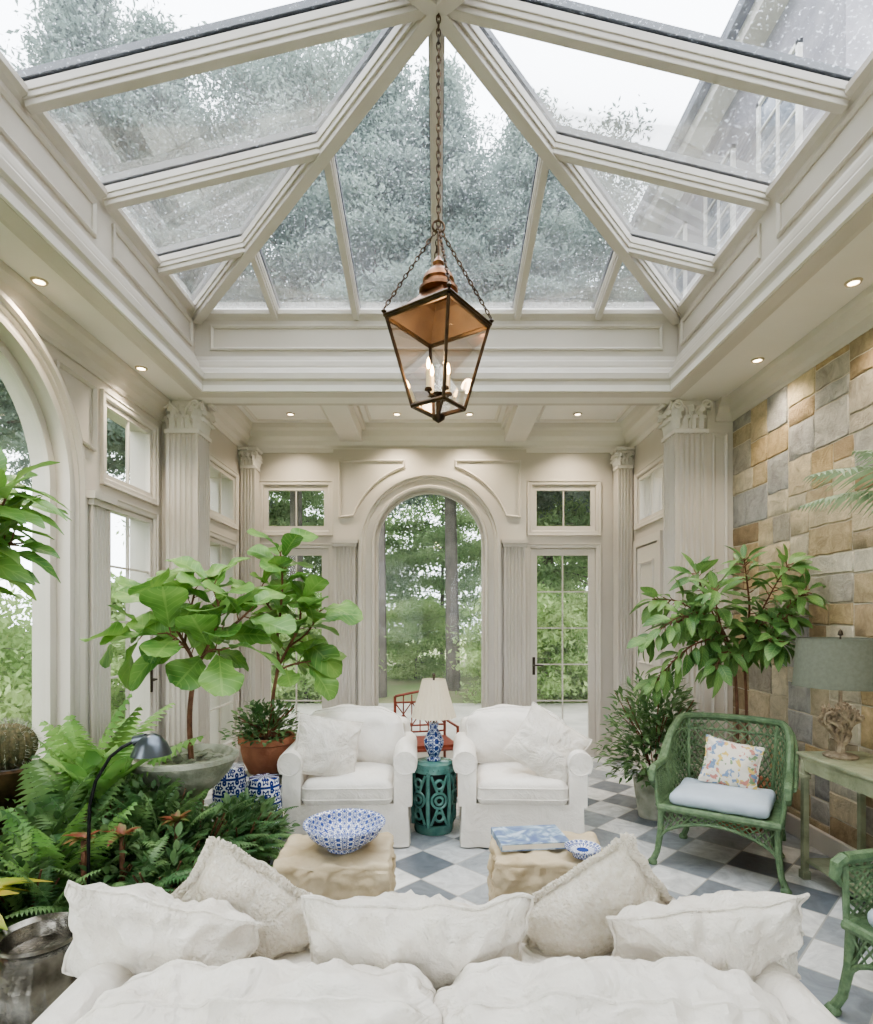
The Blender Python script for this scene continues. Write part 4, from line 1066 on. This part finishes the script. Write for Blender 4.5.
fb=[([(0,0,0),(-.02,.01,.3),(.03,0,.58)],.017,.013,False),
 ([(.03,0,.56),(-.05,.02,.72),(-.14,0,.86),(-.18,-.05,1.0)],.012,.006,True),
 ([(.03,0,.56),(.1,.05,.72),(.16,.06,.9),(.12,.0,1.08)],.012,.006,True),
 ([(-.05,.02,.70),(-.06,.1,.86),(-.04,.16,1.05)],.009,.005,True),
 ([(.12,.05,.74),(.26,0,.82),(.38,-.04,.92)],.009,.005,True),
 ([(-.10,0,.78),(-.22,-.1,.78),(-.30,-.15,.76)],.008,.005,True),
 ([(.03,0,.58),(.0,-.12,.72),(-.05,-.22,.78)],.008,.005,True),
 ([(.06,0,.62),(.16,-.12,.68),(.26,-.2,.68)],.008,.005,True)]
plant('fiddle_leaf_fig',(-1.48,3.5,.70),fb,figT,figleaf,bark,29,.28,'tall fiddle leaf fig with broad bright green leaves in stone planter','plant',t0=.25,upk=-.1)
G().lathe([(.14,0),(.16,0),(.17,.02),(.12,.05),(.1,.2),(.11,.36),(.15,.39),(.16,.41),(0,.41)],28).obj('plant_stand',limest,loc=(-1.28,4.38,0),smooth=True,label='round pale stone plant stand under terracotta pot',cat='plant stand')
tp=empty('terracotta_pot',(-1.28,4.38,.412),label='round terracotta pot on a stone stand',cat='flower pot')
G().lathe([(0,0),(.13,0),(.17,.08),(.19,.17),(.19,.21),(.21,.22),(.21,.27),(.185,.27),(.17,.21),(0,.20)],32).obj('pot',terra,parent=tp,smooth=True)
G().lathe([(0,.232),(.17,.225)],24).obj('soil',soil,parent=tp)
fb=[([(0,0,0),(-.03,0,.25),(.03,.0,.58)],.016,.012,False),
 ([(.03,0,.56),(.1,0,.7),(.20,-.02,.86),(.20,-.05,1.05)],.012,.006,True),
 ([(.03,0,.56),(.0,.05,.78),(.04,.03,1.0),(.06,.0,1.24),(.04,0,1.42)],.012,.006,True),
 ([(.02,0,.52),(.15,-.06,.58),(.29,-.08,.60)],.01,.005,True),
 ([(.1,0,.7),(.24,.05,.8),(.34,.02,.98)],.009,.005,True),
 ([(.05,.0,.9),(-.05,-.05,1.02),(-.08,-.1,1.14)],.008,.005,True)]
plant('fiddle_leaf_fig',(-1.22,4.38,.645),fb,figT,figleaf,bark,28,.29,'fiddle leaf fig with drooping broad leaves in terracotta pot','plant',t0=.2,upk=-.15,xmin=-2.1)
def bush(name,loc,r,h,n,tpls,lm,size,label,cat='plant',up=.4,clampx=None,xmin=-2.42):
    items=[];g=G()
    for i in range(n):
        a=rnd(0,2*pi); ph=rnd(.05,1.3); d=V((math.cos(a)*math.cos(ph),math.sin(a)*math.cos(ph),math.sin(ph)))
        q=rnd(.35,1); p=V((d.x*r*q,d.y*r*q,d.z*h*q))
        items.append((R.choice(tpls),LM(p,(d+V((rnd(-.6,.6),rnd(-.6,.6),rnd(-.3,up)))),V((0,0,1)),size*rnd(.6,1.1),rnd(-.5,.5))))
    e=empty(name,loc,label=label,cat=cat)
    for i in range(14):
        a=rnd(0,2*pi); g.tube([(0,0,0),(math.cos(a)*r*.3,math.sin(a)*r*.3,h*.4),(math.cos(a)*r*.7,math.sin(a)*r*.7,h*rnd(.5,.85))],.004,5)
    g.obj('stems',bark,parent=e); inst('leaves',items,lm,parent=e,xmax=clampx,xmin=xmin)
    return e
bush('leafy_plant',(-1.28,4.36,.645),.30,.30,640,ovT,smallleaf,.06,'low dark leafy groundcover filling terracotta pot')
# ---- ferns
def frond(L,arc,w,n=20,seed=0,pn=3):
    rr=random.Random(seed); vs=[];fs=[]
    pts=[];p=V((0,0,0));K=24
    for i in range(K+1):
        pts.append(p.copy()); t=i/K; a=arc[0]+(arc[1]-arc[0])*t**1.3; p=p+V((0,math.cos(a),math.sin(a)))*(L/K)
    def at(t): f=t*K;k=min(K-1,int(f)); return pts[k].lerp(pts[k+1],f-k),(pts[k+1]-pts[k]).normalized()
    for i in range(K):
        r=.004*(1-i/K)+.001;b=len(vs); a,c=pts[i],pts[i+1]
        vs+= [a+V((-r,0,.001)),a+V((r,0,.001)),c+V((r,0,.001)),c+V((-r,0,.001))]; fs.append((b,b+1,b+2,b+3))
    for i in range(n):
        t=.12+.88*i/n; p,d=at(t); ln=w*(math.sin(pi*min(1,(t*.86+.12)))**.8)*(1 if t>.1 else .5)+.006; bw_=L/n*.48
        for s in(-1,1):
            sd=(V((s,0,0))+d*.35+V((0,0,-.12+rr.uniform(-.1,.1)))).normalized()
            prev=None
            for k in range(pn+1):
                u=k/pn; c=p+sd*ln*u+V((0,0,-.25*ln*u*u)); hw=bw_*(1-u**1.7)*(.75+.3*math.sin(u*pi))*(1.1 if k%2 else .85)
                if u==1: hw=.0008
                b=len(vs); vs+=[c-d*hw,c+d*hw]
                if prev is not None: fs.append((prev,prev+1,b+1,b))
                prev=b
    return np.array([tuple(v) for v in vs]),np.array(fs),np.zeros((len(vs),2))
FR=[frond(1,(1.15,-.5),.11,32,1),frond(1,(.9,-.7),.12,30,2),frond(1,(1.35,-.1),.10,32,3),frond(1,(.7,-.9),.12,30,4)]
FT=[frond(1,(1.5,.55),.14,24,5),frond(1,(1.4,.2),.15,24,6)]
def fern(loc,L,n,tp,m,label,tilt=.15):
    items=[]
    for i in range(n):
        a=i*2.4+rnd(-.2,.2); s=L*rnd(.7,1.1)
        M=Matrix.Rotation(a,4,'Z')@Matrix.Rotation(rnd(-tilt,tilt),4,'X')@Matrix.Rotation(rnd(-.25,.25),4,'Y')@Matrix.Translation((0,.015,0))@Matrix.Scale(s,4)
        if i>n*.6: M=M@Matrix.Rotation(.35,4,'X')
        items.append((R.choice(tp),M))
    return inst('fern',items,m,loc=loc,label=label,cat='fern',smooth=False,xmin=-2.43)
lf='lush green sword fern in the planting bed'
for loc,L,n in(((-1.9,3.1,.12),.72,34),((-1.45,2.9,.12),.62,40),((-1.2,3.2,.12),.50,38),((-1.75,2.6,.12),.66,38),((-1.4,2.5,.12),.54,38),((-2.1,2.65,.12),.72,34),((-1.2,2.85,.12),.46,38),((-1.16,3.55,.12),.40,34),((-2.1,3.6,.12),.75,30),((-1.62,3.05,.12),.72,40),((-1.6,2.35,.12),.54,36),((-1.95,2.38,.12),.60,30),((-1.36,3.05,.12),.60,38),((-1.32,3.3,.12),.52,34)):
    fern(loc,L,n,FR,fernleaf,lf)
fern((-2.0,3.40,.12),1.1,20,FT,fernleaf2,'tall upright bright green fern in the planting bed',.1)
fern((-1.8,2.85,.12),.8,16,FT,fernleaf,'upright dark green fern in the planting bed',.15)
fern((-1.5,2.98,.12),.62,18,FT,fernleaf,'upright dark green fern in the planting bed',.15)
fern((-1.68,2.55,.12),.62,18,FT,fernleaf2,'tall upright bright green fern in the planting bed',.15)
bnT=[leaf_tpl(1,.34,'lance',8,4,.3,.3,.03,1),leaf_tpl(1,.36,'lance',8,4,.3,.15,.03,2)]
items=[]
for i in range(12):
    a=i*2.4; d=V((math.cos(a)*.6,math.sin(a)*.6,1)); items.append((bnT[i%2],LM(V((0,0,0)),d,V((-math.cos(a),-math.sin(a),.5)),rnd(.28,.4))))
inst('birds_nest_fern',items,fernleaf2,loc=(-1.76,3.05,.58),label='bright broad-leaved fern rising above the bed',cat='fern')
G().tube([(0,0,-.46),(0,0,0)],.03,8).obj('crown_stem',bark,parent=bpy.data.objects['birds_nest_fern'])
for (x,y,z,q) in((-1.3,2.72,.124,.42),(-1.5,3.1,.124,.58),(-1.9,2.8,.124,.55),(-1.14,3.35,.124,.38),(-1.55,2.65,.124,.5),(-1.3,3.1,.124,.48),(-1.72,3.2,.124,.6),(-1.75,2.45,.124,.5),(-1.15,3.62,.124,.30)):
    bush('ground_shrub',(x,y,z),.26,q,640,ovT,smallleaf,.065,'small dark-leaved shrub among the ferns')
for x,y,z in((-1.42,2.62,.57),(-1.3,2.9,.54),(-1.52,2.5,.6)):
    items=[]
    for i in range(18):
        a=i*2.4; d=V((math.cos(a),math.sin(a),rnd(.5,1.3))); items.append((lanT[i%4],LM(V((0,0,0)),d,V((0,0,1)),rnd(.05,.09))))
    o=inst('bromeliad',items,rleaf,loc=(x,y,z),label='small red-tinted bromeliad rosette among ferns',cat='plant')
    G().tube([(0,0,-z+.122),(0,0,0)],.012,8).obj('stem',bark,parent=o)
items=[]
for i in range(18):
    a=i*2.4; d=V((math.cos(a),math.sin(a),rnd(.2,.9))); items.append((lanT[i%4],LM(V((0,0,0)),d,V((0,0,1)),rnd(.22,.32))))
inst('variegated_plant',items,yleaf,loc=(-1.76,2.08,.50),label='yellow-green variegated plant in low pot',cat='potted plant')
G().lathe([(0,-.498),(.09,-.498),(.13,-.2),(.15,-.05),(.13,-.02),(0,-.04)],24).obj('pot',terra,parent=bpy.data.objects['variegated_plant'],smooth=True)
cc=empty('barrel_cactus',(-2.2,2.98,.5),label='dark ribbed round cactus in brown pot on a stand',cat='cactus')
vs=[];fs=[];n=72
for i in range(13):
    ph=-1.2+i/12*2.75
    for k in range(n):
        a=2*pi*k/n; r=.12*math.cos(ph)*(1+.08*math.cos(a*18)); vs.append((r*math.cos(a),r*math.sin(a),.40+.12*math.sin(ph)))
for i in range(12):
    for k in range(n): l=(k+1)%n; fs.append((i*n+k,i*n+l,(i+1)*n+l,(i+1)*n+k))
G().add(vs,fs).obj('body',cactus,parent=cc,smooth=True)
g=G()
for i in range(420):
    a=2*pi*(i%18)/18; ph=rnd(-.8,1.45); d=V((math.cos(a)*math.cos(ph),math.sin(a)*math.cos(ph),math.sin(ph))); p=d*.126+V((0,0,.40)); g.tube([p,p+(d+V((rnd(-.5,.5),rnd(-.5,.5),rnd(-.5,.5)))).normalized()*.025],[.0012,.0005],3)
g.obj('spines',limest,parent=cc,kind='stuff')
G().lathe([(0,-.376),(.11,-.376),(.09,-.2),(.09,.1),(.11,.14),(.14,.2),(.15,.29),(.13,.3),(.12,.28),(0,.27)],28).obj('pot',bronze,parent=cc,smooth=True)
ur=empty('metal_urn',(-1.38,2.02,0.002),label='tarnished silver metal urn with ribbed body',cat='urn')
vs=[];fs=[];n=64; pr=[(.0,0),(.09,0),(.1,.02),(.07,.05),(.075,.08),(.12,.16),(.145,.26),(.14,.34),(.115,.4),(.12,.43),(.14,.45),(.138,.462),(.115,.45),(.1,.4),(0,.38)]
for r,z in pr:
    for k in range(n): a=2*pi*k/n; q=r*(1+(.025*math.cos(a*16) if .1<z<.38 else 0)); vs.append((q*math.cos(a),q*math.sin(a),z))
for i in range(len(pr)-1):
    for k in range(n): l=(k+1)%n; fs.append((i*n+k,i*n+l,(i+1)*n+l,(i+1)*n+k))
G().add(vs,fs).obj('body',silver,parent=ur,smooth=True)
for s in(-1,1): G().tube([(s*.115,0,.41),(s*.17,0,.42),(s*.185,0,.36),(s*.15,0,.3),(s*.135,0,.3)],.009,8).obj('handle',silver,parent=ur,smooth=True)
def bwstool(x,y,r,h,label):
    g=G().lathe([(0,0),(r*.78,0),(r*.82,.02),(r,h*.35),(r,h*.62),(r*.86,h*.92),(r*.8,h*.985),(0,h)],36)
    for z,q in((h*.14,r*.91),(h*.85,r*.91)):
        for i in range(20): a=2*pi*i/20; g.lathe([(0,-.009),(.009,0),(0,.009)],6,(q*math.cos(a),q*math.sin(a),z))
    g.obj('porcelain_garden_stool',bw3,smooth=True,loc=(x,y,.002),label=label,cat='garden stool')
bwstool(-1.16,3.90,.12,.50,'small blue and white porcelain garden stool beside armchair')
bwstool(-1.46,4.10,.12,.52,'tall blue and white porcelain stool by terracotta pot')
rl=empty('floor_lamp',(-1.44,2.4,.124),label='black gooseneck floor lamp with brushed metal shade among ferns',cat='floor lamp')
G().lathe([(0,0),(.1,0),(.1,.012),(.02,.022),(0,.024)],28).obj('base',iron,parent=rl,smooth=True)
G().tube([(0,0,.02),(0,0,.5),(.005,0,.66),(.03,0,.76),(.09,0,.86),(.14,0,.90),(.19,0,.925)],.007,8).obj('pole',iron,parent=rl,smooth=True)
G().tube([(.19,0,.925),(.24,0,.935)],.022,12).lathe([(.015,.04),(.035,.03),(.06,.0),(.08,-.045),(.076,-.045),(.055,.0),(.03,.022),(0,.03)],28,(.26,0,.915)).obj('lamp_shade',steel,parent=rl,smooth=True)
# ---- right side big plant
rb2=[([(0,0,0),(.01,0,.5),(-.02,.0,.95)],.013,.010,False),([(.07,.02,0),(.08,0,.5),(.05,0,1.05)],.012,.009,False),
 ([(-.02,0,.9),(-.12,-.05,1.15),(-.3,-.1,1.28),(-.5,-.15,1.2)],.01,.004,True),([(.05,0,1.0),(.05,-.1,1.25),(0,-.15,1.48),(-.05,-.2,1.64)],.01,.004,True),
 ([(-.02,0,.88),(-.1,.05,1.15),(-.22,.05,1.4),(-.3,0,1.56)],.01,.004,True),([(.05,0,1.0),(.12,-.2,1.12),(.15,-.4,1.25)],.008,.004,True),
 ([(-.1,-.03,1.05),(-.3,-.15,1.08),(-.5,-.2,.98),(-.7,-.25,.78)],.007,.003,True),([(.0,0,.95),(-.15,-.15,1.0),(-.28,-.25,.88)],.007,.003,True),
 ([(-.12,0,1.1),(-.4,0,1.36),(-.62,-.05,1.36)],.007,.003,True),([(.05,0,1.0),(.12,-.25,1.42),(.14,-.4,1.58)],.007,.003,True),([(.05,0,1.0),(.08,-.3,1.1),(.05,-.5,1.06)],.007,.003,True),
 ([(-.3,-.1,1.2),(-.5,-.2,1.26),(-.74,-.25,1.08)],.006,.003,True),([(.05,0,1.1),(.15,-.3,1.25),(.2,-.5,1.40)],.006,.003,True),([(-.1,.0,1.1),(-.25,-.2,1.3),(-.3,-.3,1.42)],.007,.003,True)]
plant('umbrella_tree',(2.24,4.33,.34),rb2,lanT+ovT,schleaf,bark,68,.17,'tall leafy green potted tree beside stone wall','plant',t0=.15,upk=-.45,clampx=2.55,petiole=.04)
G().lathe([(0,.002),(.15,.002),(.19,.2),(.21,.33),(.22,.36),(.19,.36),(.18,.34),(0,.335)],32).obj('planter_pot',terra,loc=(2.27,4.35,0),smooth=True,label='terracotta planter holding the leafy tree',cat='flower pot')
bush('weeping_fig',(1.72,4.58,.3),.42,.86,1600,lanT,smallleaf,.085,'bushy fine-leaved weeping fig by the column',clampx=2.3)
G().lathe([(0,.002),(.12,.002),(.15,.2),(.16,.3),(.14,.31),(.13,.29),(0,.285)],32).obj('planter_pot',limest,loc=(1.72,4.58,0),smooth=True,label='pale stone planter beneath weeping fig',cat='flower pot')
rb3=[([(0,0,0),(.02,0,.7),(.03,0,1.2)],.02,.014,False)]
for (dx,dy,dz) in((.46,-.02,.5),(.5,.15,.40),(.28,-.2,.68),(-.1,.3,.7),(.3,.3,.6),(.4,-.15,.36),(.45,.1,.6),(.55,.05,.52)):
    rb3.append(([(.03,0,1.15),(.03+dx*.4,dy*.4,1.2+dz*.5),(.03+dx*.8,dy,1.15+dz)],.009,.005,True))
plant('umbrella_tree',(-2.06,2.08,.3),rb3,[leaf_tpl(1,.46,'lance',8,4,.25,dr,.02,s) for dr,s in((.3,1),(.5,2),(.15,3))],figleaf,bark,44,.22,'tall umbrella tree with glossy drooping leaflets','plant',t0=.5,upk=-.1,xmin=-2.43)
G().lathe([(0,.002),(.13,.002),(.17,.2),(.19,.33),(.17,.34),(.16,.3),(0,.29)],32).obj('planter_pot',limest,loc=(-2.1,2.06,0),smooth=True,label='pale planter of the umbrella tree',cat='flower pot')
# ---- palm
FP=[frond(1,(.75,-.35),.26,34,7,3),frond(1,(.55,-.5),.24,34,8,3)]
items=[]
for i,(a,tx,s) in enumerate(((1.45,.0,.86),(1.75,.25,.8),(1.15,-.1,.8),(2.2,.2,.6),(1.55,.45,.76),(.5,.2,.55),(3.0,.4,.55),(-.2,.5,.45),(1.0,.35,.7))):
    items.append((FP[i%2],Matrix.Translation((0,0,1.62))@Matrix.Rotation(a,4,'Z')@Matrix.Rotation(tx,4,'X')@Matrix.Scale(s,4)))
pe=empty('palm',(2.34,2.36,.3),label='slender potted palm with feathery fronds',cat='plant')
G().tube([(0,0,0),(.01,0,.8),(0,0,1.63)],[.03,.024,.018],8).obj('trunk',bark,parent=pe,smooth=True)
inst('fronds',items,palmleaf,parent=pe,smooth=False,xmax=2.57)
G().lathe([(0,.002),(.11,.002),(.14,.2),(.15,.33),(.14,.34),(.13,.3),(0,.29)],32).obj('planter_pot',terra,loc=(2.36,2.36,0),smooth=True,label='terracotta pot holding the palm',cat='flower pot')

# ------------------------------------------------------------ exterior
G().poly([(-60,-30),(60,-30),(60,70),(-60,70)],[rect(XL-.2,XR+.2,YF-.2,YB+.2)],(0,0,-.12),(1,0,0),(0,1,0),(0,0,-.1)).obj('garden_ground',ground,label='green garden lawn around the conservatory',cat='ground',kind=S)
G().cb(-3.5,3.5,YB+.21,11,-.11,-.03).obj('patio',patio,label='pale stone patio outside the garden door',cat='patio',kind=S)
def tree_mesh(h,spread,n,leaf,seed,crown0=.25,lm=treeleaf,nb=90,cone=False,tr=.2,sg=.25,loc=(0,0,0),label='',cat='tree',name='tree'):
    rr=random.Random(seed); nr=np.random.RandomState(seed)
    e=empty(name,loc,label=label,cat=cat)
    g=G(); top=V((rr.uniform(-.3,.3),rr.uniform(-.3,.3),h*.97)); g.tube([(0,0,0),(top.x*.3,top.y*.3,h*.4),top],[tr,tr*.7,tr*.15],8)
    cen=[]
    for i in range(nb):
        t=(i+rr.random())/nb; z=h*(crown0+(.98-crown0)*t)
        rad=spread*((1-t)*.95+.06 if cone else math.sin(pi*min(.98,t*.85+.13))**.6)*rr.uniform(.6,1)
        a=i*2.4+rr.uniform(-.4,.4); st=V((top.x*z/h,top.y*z/h,z)); rise=rr.uniform(-.15,.35) if cone else rr.uniform(.1,.6)
        pts=[st]
        for k in range(1,5):
            u=k/4; pts.append(st+V((math.cos(a+.2*math.sin(u*3))*rad*u,math.sin(a+.2*math.sin(u*3))*rad*u,rad*(rise*u-.25*u*u))))
        g.tube(pts,[tr*.22,tr*.17,tr*.12,tr*.08,tr*.03],5)
        K=max(2,int(rad/.45))
        for k in range(K):
            u=.35+.65*(k+rr.random()*.6)/K; f=u*4; j=min(3,int(f)); c=pts[j].lerp(pts[j+1],min(1,f-j)); side=rr.uniform(-1,1)*rad*.22*u
            cen.append((c.x-math.sin(a)*side,c.y+math.cos(a)*side,c.z+rr.uniform(-.1,.05)))
    g.obj('trunk',barkg,parent=e,smooth=True)
    C_=np.array(cen); ids=nr.randint(0,len(C_),n)
    P_=C_[ids]+nr.normal(0,1,(n,3))*np.array([sg,sg,sg*.45])
    A_=nr.normal(0,1,(n,3)); A_/=np.linalg.norm(A_,axis=1)[:,None]; B_=np.cross(A_,nr.normal(0,1,(n,3))); B_/=np.linalg.norm(B_,axis=1)[:,None]
    s=leaf*nr.uniform(.5,1.2,(n,1))
    VS=np.stack([P_-A_*s,P_-B_*s*.4,P_+A_*s,P_+B_*s*.4],1).reshape(-1,3)
    VS[:,2]=np.maximum(VS[:,2],.02)
    me=bpy.data.meshes.new('foliage'); me.vertices.add(4*n); me.vertices.foreach_set('co',VS.ravel()); me.loops.add(4*n); me.loops.foreach_set('vertex_index',np.arange(4*n)); me.polygons.add(n); me.polygons.foreach_set('loop_start',np.arange(0,4*n,4)); me.update(calc_edges=True)
    me.materials.append(lm); o=bpy.data.objects.new('foliage',me); COL.objects.link(o); o.parent=e; o['kind']='stuff'
    return e
D='tall grey-green tree in the garden behind the glass'; D2='tall conifer in the garden behind the glass'; D3='medium leafy green tree in the garden'
t1=tree_mesh(16.5,4.6,140000,.075,1,.38,pineleaf,120,False,.2,.3,(-3.6,15.0,-.13),D)
t2=tree_mesh(15,3.6,100000,.075,2,.36,pineleaf,115,True,.18,.22,(-7.4,11.5,-.13),D2)
t3=tree_mesh(7,2.6,36000,.08,3,.15,treeleaf,60,False,.10,.28,(4.2,15,-.13),D3)
sh=tree_mesh(2.2,1.5,15000,.06,4,.03,shrubleaf,50,False,.04,.2,(-5.4,3.0,-.13),'rounded light green garden shrub','shrub','shrub')
for p,r,s in(((3.2,16.5,-.13),1.3,.92),((-11,17,-.13),2.2,1),((-9.5,7.0,-.13),.6,.8),((9.5,22,-.13),4,1)): dup(t1,p,r,D,s)
for p,r,s in(((-1.25,12.6,-.13),1,1),((.40,13.8,-.13),3,.98),((-9,2.5,-.13),5,.9),((-5.6,12,-.13),2,.95),((1.9,12.6,-.13),4.2,.85)): dup(t2,p,r,D2,s)
for p,r in(((-4.5,19,-.13),1),((.2,21,-.13),2),((-9,.5,-.13),4),((-6,17,-.13),.4),((-8.5,5.5,-.13),2.8),((3.8,21,-.13),1.8),((-3.0,21,-.13),3.8)): dup(t3,p,r,D3)
for p,r in(((-5.2,5.6,-.13),1),((-5.4,.6,-.13),2),((-5.0,8.4,-.13),3),((-2.6,11.6,-.13),.5),((1.6,11.4,-.13),1.5),((3.4,12.4,-.13),4),((-4.4,12.6,-.13),5),((-.6,16.5,-.13),3.3),((-7.4,4.2,-.13),2.2),((5.5,12.5,-.13),1.1),((2.2,17.5,-.13),3.9),((-6.6,7,-.13),.9),((-7,1.8,-.13),3)): dup(sh,p,r,'rounded light green garden shrub')
ho=empty('house',(4.8,10.2,-.12),label='neighbouring pale stone house with slate roof and windows',cat='house')
G().cb(0,6,-3.4,3.2,0,10.4).obj('house_wall',hstone,parent=ho)
G().add([(-.5,-3.8,10.3),(-.5,3.6,10.3),(3,3.6,13.4),(3,-3.8,13.4),(6.5,-3.8,10.3),(6.5,3.6,10.3),(-.5,-3.8,10.5),(-.5,3.6,10.5),(3,3.6,13.7),(3,-3.8,13.7)],[(0,1,2,3),(3,2,5,4),(6,7,8,9),(0,1,7,6),(0,3,9,6),(1,2,8,7)]).obj('roof',slate,parent=ho)
G().cb(-.35,0,-3.6,3.4,10.1,10.32).obj('eave',paint,parent=ho)
for yc in(-2.1,-.4,1.4):
    z0=7.6
    g=G(); g.cb(-.06,0,yc-.5,yc-.44,z0,z0+1.7); g.cb(-.06,0,yc+.44,yc+.5,z0,z0+1.7); g.cb(-.06,0,yc-.5,yc+.5,z0,z0+.06); g.cb(-.06,0,yc-.5,yc+.5,z0+1.64,z0+1.7); g.cb(-.05,0,yc-.02,yc+.02,z0,z0+1.7)
    for k in(1,2,3): g.cb(-.045,0,yc-.44,yc+.44,z0+k*.42-.015,z0+k*.42+.015)
    g.obj('window_frame',paint_l,parent=ho); G().cb(-.02,-.005,yc-.44,yc+.44,z0+.05,z0+1.65).obj('window_glass',hglass,parent=ho)

# ------------------------------------------------------------ light
w=bpy.data.worlds.new('world'); bpy.context.scene.world=w; w.use_nodes=True
N=w.node_tree.nodes; L=w.node_tree.links; bg=N['Background']
tc=N.new('ShaderNodeTexCoord'); sx=N.new('ShaderNodeSeparateXYZ'); L.new(tc.outputs['Generated'],sx.inputs[0])
cr=N.new('ShaderNodeValToRGB'); cr.color_ramp.elements[0].color=(.84,.89,.96,1); cr.color_ramp.elements[1].color=(.95,.975,1,1); cr.color_ramp.elements[1].position=.6
L.new(sx.outputs[2],cr.inputs[0]); L.new(cr.outputs[0],bg.inputs[0]); bg.inputs[1].default_value=5.8
vs_=bpy.context.scene.view_settings; vs_.view_transform='AgX'; vs_.look='AgX - Medium High Contrast'; vs_.exposure=0.15
